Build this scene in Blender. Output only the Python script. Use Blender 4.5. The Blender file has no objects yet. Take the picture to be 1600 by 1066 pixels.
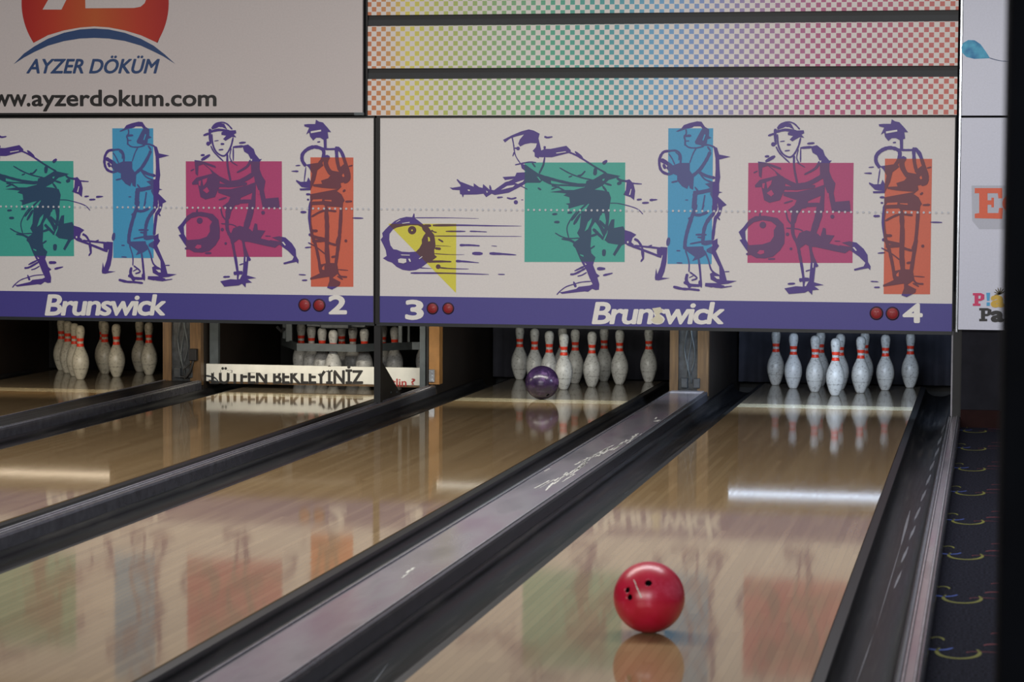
import bpy, bmesh, math, random
from mathutils import Vector, Matrix
from mathutils.geometry import tessellate_polygon
random.seed(7)
SC = bpy.context.scene
COL = SC.collection

# ------------------------------------------------------------------ camera
F_PX = 3804.7
YAW, PIT, ROLL = 0.1942, 0.0611, 0.0051
CAM = Vector((1.001, -16.177, 1.334))
fwd = Vector((-math.sin(YAW)*math.cos(PIT), math.cos(YAW)*math.cos(PIT), -math.sin(PIT)))
rt0 = Vector((math.cos(YAW), math.sin(YAW), 0)); up0 = rt0.cross(fwd)
rt = rt0*math.cos(ROLL)+up0*math.sin(ROLL); up = up0*math.cos(ROLL)-rt0*math.sin(ROLL)
cd = bpy.data.cameras.new('camera'); co = bpy.data.objects.new('camera', cd); COL.objects.link(co)
cd.sensor_width = 36; cd.lens = F_PX*36/1600
co.matrix_world = Matrix.Translation(CAM) @ Matrix((rt, up, -fwd)).transposed().to_4x4()
cd.clip_end = 100; cd.clip_start = .05
cd.dof.use_dof = True; cd.dof.focus_distance = 14.6; cd.dof.aperture_fstop = 6.5
SC.camera = co
# ------------------------------------------------------------------ world, lights, exposure
SC.view_settings.view_transform = 'Standard'; SC.view_settings.look = 'None'
SC.view_settings.exposure = 0.26; SC.view_settings.gamma = 1.0; SC.view_settings.use_curve_mapping = False
w = bpy.data.worlds.new('hall_air'); SC.world = w; w.use_nodes = True
bg = w.node_tree.nodes['Background']; bg.inputs[0].default_value = (0.80, 0.82, 0.90, 1); bg.inputs[1].default_value = 0.16

def area(name, loc, rot, sx, sy, power, color=(1, .97, .92)):
    l = bpy.data.lights.new(name, 'AREA'); l.shape = 'RECTANGLE'; l.size = sx; l.size_y = sy
    l.energy = power; l.color = color
    o = bpy.data.objects.new(name, l); COL.objects.link(o); o.location = loc; o.rotation_euler = rot
    return o
R = math.radians
area('ceiling_light', (-3.2, -6.4, 4.2), (R(-12), 0, 0), 3.4, 1.0, 125, (1, .94, .88))
area('ceiling_light', (0.2, -6.4, 4.2), (R(-12), 0, 0), 3.4, 1.0, 112, (.96, .97, 1))
# the lit approach and seating hall behind the photographer
area('hall_light', (-3.6, -19.5, 2.9), (R(82), 0, R(-4)), 4.5, 1.6, 300, (1, .95, .88))
area('hall_light', (1.6, -19.5, 2.9), (R(82), 0, R(4)), 4.0, 1.6, 270, (.96, .97, 1))

# ------------------------------------------------------------------ colour + materials
def lin(c):
    return tuple(((v/255)/12.92 if v/255 <= .04045 else ((v/255+.055)/1.055)**2.4) for v in c)
def rgba(c, k=1.0):
    return tuple(min(1, v*k) for v in lin(c))+(1,)

class NT:
    def __init__(s, name):
        s.m = bpy.data.materials.new(name); s.m.use_nodes = True; s.t = s.m.node_tree
        s.b = s.t.nodes['Principled BSDF']
    def n(s, typ, **kw):
        nd = s.t.nodes.new(typ)
        for k, v in kw.items(): setattr(nd, k, v)
        return nd
    def l(s, a, b): s.t.links.new(a, b)
    def math(s, op, a, b=None, c=None):
        nd = s.n('ShaderNodeMath', operation=op)
        for i, v in enumerate((a, b, c)):
            if v is None: continue
            if isinstance(v, (int, float)): nd.inputs[i].default_value = v
            else: s.l(v, nd.inputs[i])
        return nd.outputs[0]
    def mix(s, f, a, b, mode='MIX'):
        nd = s.n('ShaderNodeMix', data_type='RGBA', blend_type=mode)
        if isinstance(f, (int, float)): nd.inputs[0].default_value = f
        else: s.l(f, nd.inputs[0])
        for i, v in ((6, a), (7, b)):
            if isinstance(v, tuple): nd.inputs[i].default_value = v
            else: s.l(v, nd.inputs[i])
        return nd.outputs[2]
    def coords(s, scale=(1, 1, 1), which='Object'):
        tc = s.n('ShaderNodeTexCoord'); mp = s.n('ShaderNodeMapping'); mp.inputs['Scale'].default_value = scale
        s.l(tc.outputs[which], mp.inputs[0]); return mp.outputs[0]
    def noise(s, vec, scale, detail=4, rough=.5):
        nd = s.n('ShaderNodeTexNoise'); nd.inputs['Scale'].default_value = scale
        nd.inputs['Detail'].default_value = detail; nd.inputs['Roughness'].default_value = rough
        s.l(vec, nd.inputs['Vector']); return nd.outputs[0]
    def ramp(s, f, stops, interp='LINEAR'):
        nd = s.n('ShaderNodeValToRGB'); nd.color_ramp.interpolation = interp
        e = nd.color_ramp.elements
        while len(e) < len(stops): e.new(.5)
        for i, (p, c) in enumerate(stops):
            e[i].position = p; e[i].color = c if len(c) == 4 else tuple(c)+(1,)
        s.l(f, nd.inputs[0]); return nd.outputs[0]

def plain(name, col, rough=.5, metal=0.0, k=1.0, var=.12, vscale=20, spec=.5, coat=0.0):
    t = NT(name); c = rgba(col, k)
    nz = t.noise(t.coords(), vscale)
    d = tuple(v*(1-var) for v in c[:3])+(1,); e = tuple(min(1, v*(1+var)) for v in c[:3])+(1,)
    t.l(t.ramp(nz, [(.3, d), (.7, e)]), t.b.inputs['Base Color'])
    t.b.inputs['Roughness'].default_value = rough; t.b.inputs['Metallic'].default_value = metal
    t.b.inputs['Specular IOR Level'].default_value = spec
    t.b.inputs['Coat Weight'].default_value = coat; t.b.inputs['Coat Roughness'].default_value = .08
    return t.m
def emit(name, col, strength):
    t = NT(name); t.b.inputs['Base Color'].default_value = (.8, .8, .8, 1)
    t.b.inputs['Emission Color'].default_value = rgba(col); t.b.inputs['Emission Strength'].default_value = strength
    return t.m

def lane_mat(name, a, b, deck=False):
    t = NT(name)
    tc = t.n('ShaderNodeTexCoord'); sp = t.n('ShaderNodeSeparateXYZ'); t.l(tc.outputs['Object'], sp.inputs[0])
    bi = t.math('FLOOR', t.math('DIVIDE', sp.outputs[0], .0274))
    wn = t.n('ShaderNodeTexWhiteNoise', noise_dimensions='2D')
    cb = t.n('ShaderNodeCombineXYZ'); t.l(bi, cb.inputs[0])
    t.l(t.math('FLOOR', t.math('ADD', t.math('DIVIDE', sp.outputs[1], 1.3), t.math('MULTIPLY', bi, .37))), cb.inputs[1])
    t.l(cb.outputs[0], wn.inputs['Vector'])
    grain = t.noise(t.coords((60, 1.6, 1)), 3.0, 6, .65)
    blot = t.noise(t.coords((1, .6, 1)), 1.6, 3)
    c = t.mix(t.math('MULTIPLY', wn.outputs[0], .75), rgba(a), rgba(b))
    c = t.mix(t.math('MULTIPLY', grain, .55), c, tuple(v*.55 for v in rgba(a)[:3])+(1,))
    c = t.mix(t.math('MULTIPLY', blot, .25), c, rgba((120, 112, 96)))
    fr = t.math('FRACT', t.math('DIVIDE', sp.outputs[0], .0274))
    seam = t.math('LESS_THAN', fr, .05)
    c = t.mix(t.math('MULTIPLY', seam, .35), c, (.05, .035, .02, 1))
    t.l(c, t.b.inputs['Base Color'])
    rn = t.noise(t.coords((40, 1.2, 1)), 2.0, 3)
    t.l(t.math('ADD', t.math('MULTIPLY', rn, .055), .031), t.b.inputs['Roughness'])
    t.b.inputs['Specular IOR Level'].default_value = .13
    t.b.inputs['IOR'].default_value = 1.5
    bp = t.n('ShaderNodeBump'); bp.inputs['Strength'].default_value = .03; bp.inputs['Distance'].default_value = .002
    t.l(t.noise(t.coords((25, 1.5, 1)), 2.0, 2), bp.inputs['Height']); t.l(bp.outputs[0], t.b.inputs['Normal'])
    return t.m
M = {}
M['lane'] = lane_mat('varnished_maple', (165, 138, 100), (139, 111, 75))
M['deck'] = lane_mat('grey_pin_deck', (128, 116, 98), (100, 90, 76), True)
M['strip'] = plain('pale_splice_lamp_glow', (196, 184, 152), .10, spec=.3)
_t = NT('graphite_gutter'); _n = _t.noise(_t.coords((14, .5, 6)), 2.5, 6, .65)
_t.l(_t.ramp(_n, [(.35, rgba((18, 19, 21))), (.55, rgba((33, 33, 35))), (.75, rgba((62, 60, 58)))]), _t.b.inputs['Base Color'])
_t.l(_t.math('ADD', _t.math('MULTIPLY', _n, .35), .22), _t.b.inputs['Roughness']); _t.b.inputs['Specular IOR Level'].default_value = .12
M['gutter'] = _t.m
M['cap'] = NT('lavender_grey_laminate')
_t = M['cap']; _n = _t.noise(_t.coords((2.2, .5, 1)), 3.0, 5)
_t.l(_t.ramp(_n, [(.3, rgba((104, 100, 106))), (.5, rgba((132, 126, 132))), (.7, rgba((122, 104, 118)))]), _t.b.inputs['Base Color'])
_t.b.inputs['Roughness'].default_value = .2; M['cap'] = _t.m
M['rail'] = plain('dark_grey_edge_moulding', (74, 74, 80), .25, var=.2)
M['railhi'] = plain('pale_grey_edge_line', (150, 148, 155), .22, var=.2)
M['paint_chip'] = plain('chipped_white_paint', (215, 214, 205), .6)
M['black'] = plain('black_steel', (11, 11, 13), .5)
M['dark'] = plain('dark_interior_paint', (40, 41, 47), .8, k=.8)
M['curtain'] = plain('pit_curtain_cloth', (84, 84, 96), .9, k=.75, var=.25, vscale=5)
M['curtain_dark'] = plain('dark_pit_curtain_cloth', (34, 34, 36), .9, k=.7, var=.25, vscale=5)
M['wood'] = NT('amber_wood')
_t = M['wood']; _n = _t.noise(_t.coords((18, 18, 1.5)), 3.0, 5)
_t.l(_t.ramp(_n, [(.3, rgba((82, 60, 36))), (.7, rgba((116, 88, 54)))]), _t.b.inputs['Base Color'])
_t.b.inputs['Roughness'].default_value = .45; M['wood'] = _t.m
M['wood_amber'] = plain('amber_pine', (158, 112, 60), .45, var=.2, vscale=12)
M['wood_dark'] = plain('dark_stained_side', (36, 28, 22), .6, var=.3, vscale=4)
M['steel'] = plain('grey_machine_steel', (90, 97, 100), .4, metal=.3, var=.15)
M['steel_dk'] = plain('scratched_dark_steel', (60, 64, 68), .4, metal=.3, var=.35, vscale=30)
M['chrome'] = plain('bright_metal', (200, 205, 210), .2, metal=.9)
M['beam'] = plain('dark_green_grey_rail', (36, 40, 44), .5)

WK = 1.36
def printed(name, col, k=WK, rough=.42):
    return plain(name, col, rough, k=k, var=.03, vscale=90)
M['paper'] = printed('white_masking_face', (210, 206, 203))
M['teal'] = printed('teal_print', (62, 160, 146))
M['blue'] = printed('sky_blue_print', (66, 150, 192))
M['magenta'] = printed('magenta_print', (172, 62, 112))
M['orange'] = printed('orange_print', (200, 96, 72))
M['yellow'] = printed('yellow_print', (206, 198, 66))
M['stripe'] = printed('violet_stripe', (66, 60, 132))
M['letter'] = printed('cream_lettering', (222, 218, 212))
M['dot'] = printed('pale_grey_dots', (186, 188, 194))
M['red_lens'] = plain('red_lens', (150, 34, 40), .5, k=1.1, coat=.1)
M['lens_ring'] = plain('dark_lens_ring', (60, 25, 45), .5)
M['banner'] = printed('white_banner_vinyl', (190, 182, 180), rough=.3)
M['navy'] = printed('navy_blue_print', (46, 74, 122), 1.0)
M['text_black'] = printed('black_lettering', (32, 30, 30))
M['poster'] = printed('white_poster_board', (196, 198, 212), rough=.3)
M['poster_orange'] = printed('brick_orange_print', (214, 92, 60))
M['poster_pink'] = printed('crimson_print', (196, 46, 96))
M['poster_blue'] = printed('light_blue_print', (70, 156, 200))
M['poster_ochre'] = printed('ochre_print', (196, 160, 60))
M['poster_shadow'] = printed('pale_grey_print', (176, 178, 190))
M['board_white'] = plain('worn_white_board', (240, 240, 232), .45, var=.06, vscale=14)
M['board_text'] = plain('worn_black_lettering', (40, 38, 38), .6, var=.3)
M['board_red'] = plain('red_lettering', (180, 50, 50), .6)
M['stripe_red'] = plain('red_neck_band', (255, 70, 44), .35, var=.03)
M['chk_red'] = M['stripe_red']

def pin_mat(name, base, dirt):
    t = NT(name); v = t.coords()
    n1 = t.noise(v, 60, 6, .7); n2 = t.noise(t.coords((1, 1, 4)), 14, 4)
    c = t.ramp(n1, [(.36, rgba(dirt)), (.47, rgba(base))])
    c = t.mix(t.math('MULTIPLY', n2, .45), c, tuple(x*.72 for x in rgba(base)[:3])+(1,))
    # scuffed ring low on the belly
    sp = t.n('ShaderNodeSeparateXYZ'); tc = t.n('ShaderNodeTexCoord'); t.l(tc.outputs['Object'], sp.inputs[0])
    ring = t.math('LESS_THAN', t.math('ABSOLUTE', t.math('SUBTRACT', sp.outputs[2], .075)), .0016)
    c = t.mix(t.math('MULTIPLY', ring, .5), c, (.12, .11, .1, 1))
    t.l(c, t.b.inputs['Base Color']); t.b.inputs['Roughness'].default_value = .32
    return t.m
M['pin'] = pin_mat('scuffed_pin_plastic', (222, 222, 218), (150, 148, 144))
M['pin_clean'] = pin_mat('clean_pin_plastic', (238, 240, 240), (190, 192, 194))
M['pin_cream'] = pin_mat('warm_lit_pin_plastic', (214, 210, 192), (146, 140, 122))  # warm tube light of the leftmost lane put into the pin colour

# printed ink: overprint tints where it crosses a colour block
def ink_material(blocks):
    t = NT('violet_ink')
    tc = t.n('ShaderNodeTexCoord'); sp = t.n('ShaderNodeSeparateXYZ'); t.l(tc.outputs['Object'], sp.inputs[0])
    c = rgba((72, 52, 128), WK)
    for (x0, z0, x1, z1, col) in blocks:
        fx = t.math('MULTIPLY', t.math('GREATER_THAN', sp.outputs[0], x0), t.math('LESS_THAN', sp.outputs[0], x1))
        fz = t.math('MULTIPLY', t.math('GREATER_THAN', sp.outputs[2], z0), t.math('LESS_THAN', sp.outputs[2], z1))
        f = t.math('MULTIPLY', fx, fz)
        if col == BL[4][3]:   # the yellow block is a triangle
            u = t.math('DIVIDE', t.math('SUBTRACT', sp.outputs[0], x0), x1-x0); v = t.math('DIVIDE', t.math('SUBTRACT', z1, sp.outputs[2]), z1-z0)
            f = t.math('MULTIPLY', f, t.math('GREATER_THAN', u, v))
        c = t.mix(f, c, rgba(col, WK))
    t.l(c, t.b.inputs['Base Color']); t.b.inputs['Roughness'].default_value = .42
    return t.m

def rainbow_mat():
    t = NT('rainbow_checker_print')
    tc = t.n('ShaderNodeTexCoord'); sp = t.n('ShaderNodeSeparateXYZ'); t.l(tc.outputs['Object'], sp.inputs[0])
    P_ = .0294
    u = t.math('DIVIDE', sp.outputs[0], P_); v = t.math('DIVIDE', sp.outputs[2], P_)
    par = t.math('MODULO', t.math('ADD', t.math('ADD', t.math('FLOOR', u), t.math('FLOOR', v)), 400), 2)
    par = t.math('LESS_THAN', par, .5)
    cu = t.math('ABSOLUTE', t.math('SUBTRACT', t.math('FRACT', u), .5)); cv = t.math('ABSOLUTE', t.math('SUBTRACT', t.math('FRACT', v), .5))
    ins = t.math('MULTIPLY', t.math('LESS_THAN', cu, .465), t.math('LESS_THAN', cv, .465))
    f = t.math('MULTIPLY', par, ins)
    g = t.math('DIVIDE', t.math('ADD', t.math('MULTIPLY', t.math('FLOOR', u), P_), 1.758), 3.49)
    st = [(0, (190, 110, 70)), (.03, (196, 140, 84)), (.065, (212, 200, 84)), (.12, (178, 186, 90)), (.22, (132, 172, 112)), (.32, (72, 160, 130)),
          (.41, (62, 150, 150)), (.50, (100, 160, 200)), (.57, (122, 146, 196)), (.66, (150, 120, 160)), (.76, (170, 80, 124)), (.88, (176, 84, 110)), (1, (196, 104, 80))]
    rc = t.ramp(g, [(p, rgba(c, WK)) for p, c in st])
    c = t.mix(f, rgba((214, 208, 202), WK), rc)
    t.l(c, t.b.inputs['Base Color']); t.b.inputs['Roughness'].default_value = .4
    return t.m
M['rainbow'] = rainbow_mat()

# ------------------------------------------------------------------ mesh helpers
class MB:
    def __init__(s): s.v = []; s.f = []; s.mi = []; s.sm = []
    def add(s, vs, fs, mi=0, smooth=False):
        o = len(s.v); s.v += [tuple(v) for v in vs]
        for f in fs: s.f.append(tuple(i+o for i in f)); s.mi.append(mi); s.sm.append(smooth)
        return s
    def box(s, x0, x1, y0, y1, z0, z1, mi=0, bev=0.0):
        if bev > 0:
            bm = bmesh.new(); bmesh.ops.create_cube(bm, size=1)
            for v in bm.verts: v.co = Vector(((x0+x1)/2+v.co.x*(x1-x0), (y0+y1)/2+v.co.y*(y1-y0), (z0+z1)/2+v.co.z*(z1-z0)))
            bmesh.ops.bevel(bm, geom=bm.edges[:], offset=bev, segments=2, affect='EDGES', profile=.5)
            bm.verts.index_update()
            s.add([v.co.copy() for v in bm.verts], [[v.index for v in f.verts] for f in bm.faces], mi); bm.free(); return s
        vs = [(x, y, z) for x in (x0, x1) for y in (y0, y1) for z in (z0, z1)]
        return s.add(vs, [(0, 1, 3, 2), (4, 6, 7, 5), (0, 4, 5, 1), (2, 3, 7, 6), (0, 2, 6, 4), (1, 5, 7, 3)], mi)
    def prof(s, pts, y0, y1, closed=False, mi=0, smooth=False, caps=False):
        n = len(pts); vs = [(x, y0, z) for x, z in pts]+[(x, y1, z) for x, z in pts]
        fs = [(i, (i+1) % n, (i+1) % n+n, i+n) for i in range(n if closed else n-1)]
        s.add(vs, fs, mi, smooth)
        if caps: s.add(vs[:n], [tuple(range(n))], mi); s.add(vs[n:], [tuple(range(n-1, -1, -1))], mi)
        return s
    def lathe(s, prof, c=(0, 0, 0), seg=28, mi=0):
        vs = []; fs = []
        for r, z in prof:
            for k in range(seg):
                a = 2*math.pi*k/seg; vs.append((c[0]+r*math.cos(a), c[1]+r*math.sin(a), c[2]+z))
        for i in range(len(prof)-1):
            for k in range(seg):
                k2 = (k+1) % seg; fs.append((i*seg+k, i*seg+k2, (i+1)*seg+k2, (i+1)*seg+k))
        s.add(vs, fs, mi, True)
        s.add(vs[:seg], [tuple(range(seg-1, -1, -1))], mi); s.add(vs[-seg:], [tuple(range(seg))], mi)
        return s
    def tube(s, path, r, seg=10, mi=0):
        path = [Vector(p) for p in path]; n = len(path); vs = []; fs = []
        for i, p in enumerate(path):
            d = (path[min(i+1, n-1)]-path[max(i-1, 0)]).normalized()
            a = d.cross(Vector((0, 0, 1)));
            if a.length < .1: a = d.cross(Vector((1, 0, 0)))
            a.normalize(); b = d.cross(a)
            for k in range(seg):
                t = 2*math.pi*k/seg; vs.append(p+(a*math.cos(t)+b*math.sin(t))*r)
        for i in range(n-1):
            for k in range(seg):
                k2 = (k+1) % seg; fs.append((i*seg+k, i*seg+k2, (i+1)*seg+k2, (i+1)*seg+k))
        s.add(vs, fs, mi, True)
        s.add(vs[:seg], [tuple(range(seg))], mi); s.add(vs[-seg:], [tuple(range(seg-1, -1, -1))], mi)
        return s
    def poly(s, loops, y, mi=0, T=None):
        """flat polygon (with holes) in the X-Z plane at depth y; T maps 2D points to (X, Z)"""
        L = [[(T(p) if T else p) for p in lp] for lp in loops]
        L3 = [[Vector((a, b, 0)) for a, b in lp] for lp in L]
        tris = tessellate_polygon(L3); flat = [p for lp in L for p in lp]
        fs = []
        for t in tris:
            a, b, c = (flat[i] for i in t)
            ar = (b[0]-a[0])*(c[1]-a[1])-(c[0]-a[0])*(b[1]-a[1])
            if abs(ar) < 1e-10: continue
            fs.append(t if ar > 0 else (t[0], t[2], t[1]))
        return s.add([(a, y, b) for a, b in flat], fs, mi)
    def build(s, name, mats, parent=None, loc=None):
        if not isinstance(mats, (list, tuple)): mats = [mats]
        org = Vector(loc) if loc is not None else (parent_world(parent) if parent else Vector((0, 0, 0)))
        me = bpy.data.meshes.new(name)
        me.from_pydata([tuple(Vector(v)-org) for v in s.v], [], s.f)
        for m in mats: me.materials.append(m)
        for p, mi, sm in zip(me.polygons, s.mi, s.sm): p.material_index = mi; p.use_smooth = sm
        me.update()
        o = bpy.data.objects.new(name, me); COL.objects.link(o)
        if parent: o.parent = parent; o.location = org-parent_world(parent)
        else: o.location = org
        return o
def parent_world(p):
    v = Vector((0, 0, 0))
    while p is not None: v += p.location; p = p.parent
    return v
def tag(o, label=None, cat=None, group=None, kind=None):
    if label: o['label'] = label
    if cat: o['category'] = cat
    if group: o['group'] = group
    if kind: o['kind'] = kind
    return o
def empty(name, loc, label, cat, group=None):
    o = bpy.data.objects.new(name, None); COL.objects.link(o); o.location = loc; o.empty_display_size = .1
    return tag(o, label, cat, group)
def copy_tree(o, loc):
    c = o.copy(); COL.objects.link(c); c.location = loc
    for ch in o.children:
        d = ch.copy(); COL.objects.link(d); d.parent = c
    return c

# ------------------------------------------------------------------ setting
XL = (-5.265, -3.435, -1.815, -0.007)          # lane centres 1..4
HW = .5425; GW = .232; Y0, Y1 = -17.5, .93      # lane half width, gutter width, near end, tail of the pin deck
def struct(name, mb, mats): return tag(mb.build(name, mats), kind='structure')

struct('floor_slab', MB().box(-7.2, .842, -17.6, 2.0, -.30, -.16), M['dark'])
# carpet beside the lanes with neon loops woven in
mb = MB(); mb.box(.843, 4.2, -17.6, -1.96, -.20, .0)
def arc(cx, cy, rx, ry, a0, a1, wd, mi, rot=0, n=18):
    vs = []
    for i in range(n+1):
        a = math.radians(a0+(a1-a0)*i/n)
        k = wd*(.35+.65*math.sin(math.pi*i/n))
        for rr in (-k/2, k/2):
            x = (rx+rr)*math.cos(a); y = (ry+rr)*math.sin(a); c, s_ = math.cos(rot), math.sin(rot)
            vs.append((cx+x*c-y*s_, cy+x*s_+y*c, .0008))
    mb.add(vs, [(2*i, 2*i+1, 2*i+3, 2*i+2) for i in range(n)], mi)
for k in range(-2, 13):
    yb = -4.15-.97*k
    arc(.925, yb-.02, .062, .10, 150, 390, .018, 1)
    arc(.865, yb+.09, .05, .09, 190, 330, .018, 2)
    arc(.86, yb+.16, .02, .05, 0, 150, .012, 1)
    arc(1.00, yb-.02, .05, .02, 20, 200, .008, 3)
    arc(1.035, yb+.10, .035, .028, 0, 180, .016, 3)
    arc(1.05, yb+.30, .03, .02, 0, 180, .012, 3)
    arc(1.25, yb+.2, .1, .06, 0, 250, .012, 2)
M['carpet'] = plain('navy_black_carpet', (30, 31, 40), .95, spec=.06, var=.85, vscale=110)
struct('floor', mb, [M['carpet'], plain('yellow_loop_yarn', (104, 104, 40), .9), plain('blue_loop_yarn', (56, 78, 150), .9), plain('red_loop_yarn', (96, 34, 44), .9)])
# wall to the right of the machines
mb = MB().box(.842, 4.2, -2.0, -1.90, 0, .575)
struct('wall_back', mb, plain('charcoal_wall_paint', (36, 36, 42), .8, spec=.1, var=.2, vscale=9))
mb = MB().box(.842, 1.35, -2.03, -2.0, .0, .10)
struct('baseboard_back', mb, plain('brown_red_skirting', (38, 20, 19), .7, spec=.1))
struct('wall_back_upper', MB().box(-7.2, 4.2, -1.86, -1.80, .60, 4.2), M['dark'])
struct('wall_pit', MB().box(-7.2, 1.0, 1.62, 1.70, -.3, 1.2), M['black'])
struct('ceiling_pit', MB().box(-7.2, 1.0, -1.78, 1.7, .78, .82), M['black'])
struct('wall_left', MB().box(-7.3, -7.2, -17.6, 1.7, -.3, 4.2), M['dark'])
# dark pillar in the foreground
mb = MB(); mb.box(1.014, 1.40, -13.6, -13.0, 0, 3.2, bev=.012)
pil = mb.build('pillar', plain('blue_black_pillar_paint', (9, 11, 16), .9, k=.5, spec=.04, var=.25, vscale=8), loc=(1.2, -13.3, 0))
tag(pil, 'tall blue-black pillar close to the camera, blurred along the right edge', 'pillar')

# ------------------------------------------------------------------ lanes
LN = ('first lane from the left, mostly outside the photo, with nine pins', 'lane under the 2, closed off by the white message board',
      'glossy wooden lane under the 3, carrying the purple ball', 'glossy wooden lane under the 4, carrying the red ball')
for i, x in enumerate(XL):
    r = empty('bowling_lane', (x, Y0, 0), LN[i], 'bowling lane')
    MB().box(x-HW, x+HW, Y0, -1.02, -.15, 0).build('lane_bed', M['lane'], r)
    MB().box(x-HW, x+HW, -1.02, -.76, -.15, .0).build('splice_glow_strip', M['strip'], r)  # splice joint widened, with the lamp-lit band painted into its pale colour
    MB().box(x-HW, x+HW, -.76, Y1, -.15, 0).build('pin_deck', M['deck'], r)
def gutter(x0, x1, label, lane_side, marks=()):
    """trough with a black lip on the side that touches the lane; marks = rub marks (x, y, dx, dy, width) on its surface, some of them painted glints"""
    n = 14; cx = (x0+x1)/2; a0 = x0+(.034 if lane_side < 0 else .012); a1 = x1-(.034 if lane_side > 0 else .012)
    c2 = (a0+a1)/2; hw = (a1-a0)/2; pts = [(x0, -.004), (a0, -.006)]
    gz = lambda x: -.008-.062*max(0, 1-((x-c2)/hw)**2)**.4
    for k in range(1, n):
        xx = c2-hw*math.cos(math.pi*k/n); pts.append((xx, gz(xx)))
    pts += [(a1, -.006), (x1, -.004), (x1, -.10), (x0, -.10)]
    mb = MB().prof(pts, Y0, .95, closed=True)
    for i in range(len(pts)):
        mb.sm[i] = 1 <= i < n
        if (i == 0 and lane_side < 0) or (i == n+1 and lane_side > 0): mb.mi[i] = 1
    for (mx, my, dx, dy, wd) in marks:
        m_ = 8; vs = []
        for k in range(m_+1):
            t_ = k/m_; xx = mx+dx*t_; yy = my+dy*t_; ww = wd*(.2+math.sin(math.pi*t_))*random.uniform(.7, 1.1)
            for q_ in (xx-ww/2, xx+ww/2):
                q_ = min(max(q_, a0+.004), a1-.004); vs.append((q_, yy, gz(q_)+.0012))
        mb.add(vs, [(2*k, 2*k+1, 2*k+3, 2*k+2) for k in range(m_)], 2)
    o = mb.build('gutter', [M['gutter'], M['black'], M['rub_glint']], loc=(cx, Y0, 0)); tag(o, label, 'gutter'); return o
M['rub_glint'] = plain('grey_rub_and_glint', (104, 108, 114), .4)  # scratches, plus glints painted pale onto the trough
gl = [('dark gutter on the left side of the leftmost lane', 'dark gutter on the right side of the leftmost lane'),
      ('dark gutter on the left side of the lane with the message board', 'dark gutter on the right side of the lane with the message board'),
      ('dark gutter on the left side of the lane with the purple ball', 'dark gutter on the right side of the lane with the purple ball'),
      ('dark gutter on the left side of the lane with the red ball', 'dark gutter on the right side of the lane, next to the carpet')]
for i, x in enumerate(XL):
    ml = mr = ()
    if i == 3:
        mr = [(.735-.006*k+random.uniform(-.004, .004), -1.9-.62*k, .012, .42, .016-.0008*k) for k in range(10)]+[(.665, -6.4, .0, 1.1, .012), (.655, -8.3, .010, 2.0, .003), (.640, -9.3, .012, .9, .003)]
        ml = [(-.66, -5.0, .035, 1.0, .010), (-.70, -9.6, -.03, .35, .003), (-.65, -7.0, .03, 1.2, .004)]
    gutter(x-HW-GW, x-HW-.001, gl[i][0], 1, ml); gutter(x+HW+.001, x+HW+GW, gl[i][1], -1, mr)

def cap(x0, x1, y1, label, name='division_cap', h=.055, chips=(), top='cap'):
    r = empty(name, ((x0+x1)/2, Y0, 0), label, 'lane divider')
    bw = .026
    mb = MB().box(x0+bw, x1-bw, Y0, y1, -.12, h-.004)
    for s, xa in ((1, x0), (-1, x1)):
        # edge moulding with a bead and a groove
        P_ = [(0, -.12), (0, h-.014), (.003, h-.004), (.009, h), (.014, h-.001), (.0155, h-.005), (.0175, h-.005), (.019, h), (.024, h+.0005), (bw, h-.004), (bw, -.12)]
        pts = [(xa+s*a, b) for a, b in P_]
        if s < 0: pts = pts[::-1]
        MB().prof(pts, Y0, y1, closed=True).build('edge_moulding', M['rail'], r)
        MB().box(min(xa+s*.0192, xa+s*.0232), max(xa+s*.0192, xa+s*.0232), Y0, y1, h-.002, h+.0014).build('edge_line', M['railhi'], r)
    if chips:
        for (cx, cy, ln, wd) in chips:
            n = 9; a = random.uniform(-.05, .05)
            up_ = [(cx+(k/n-.5)*ln*a+wd*random.uniform(.1, .55), cy+(k/n-.5)*ln) for k in range(n+1)]
            dn = [(px-wd*random.uniform(.4, 1.0), py) for px, py in up_][::-1]
            pp = up_+dn; mb.add([(a_, b_, h-.0034) for a_, b_ in pp], [(k, k+1, 2*n-k, 2*n+1-k) for k in range(n)], 1)
    mb.build('top_board', [M[top], M['paint_chip']], r)
    return r
c12 = cap(XL[0]+HW+GW+.001, XL[1]-HW-GW-.001, -.52, 'dark divider between the leftmost lane and the lane with the message board', top='gutter')
c23 = cap(XL[1]+HW+GW+.001, XL[2]-HW-GW-.001, -.52, 'narrow dark rail between the message board lane and the purple ball lane')
ch = []
for k in range(46):
    t = k/45; ch.append((-.90+.06*t+.015*math.sin(9*t)+random.gauss(0, .009), -5.7+2.2*t+random.gauss(0, .10), random.uniform(.10, .32), random.uniform(.003, .014)))
ch += [(-.83, -2.6, .10, .03), (-.86, -2.45, .12, .012), (-1.0, -5.15, .12, .006), (-.915, -8.2, .12, .012), (-.905, -8.32, .09, .007), (-.80, -6.0, .03, .004), (-.80, -7.7, .03, .004)]
c34 = cap(XL[2]+HW+GW+.001, XL[3]-HW-GW-.001, -.56, 'wide lavender-grey divider with chipped white paint, between purple and red ball lanes', chips=ch)
MB().box(XL[2]+HW+GW+.02, XL[3]-HW-GW-.02, -.66, -.56, .02, .060, bev=.008).build('end_plate', M['railhi'], c34)
c4r = cap(XL[3]+HW+GW+.001, .842, -1.9, 'narrow lavender-grey rail along the carpet, right of the red ball lane')

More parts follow.
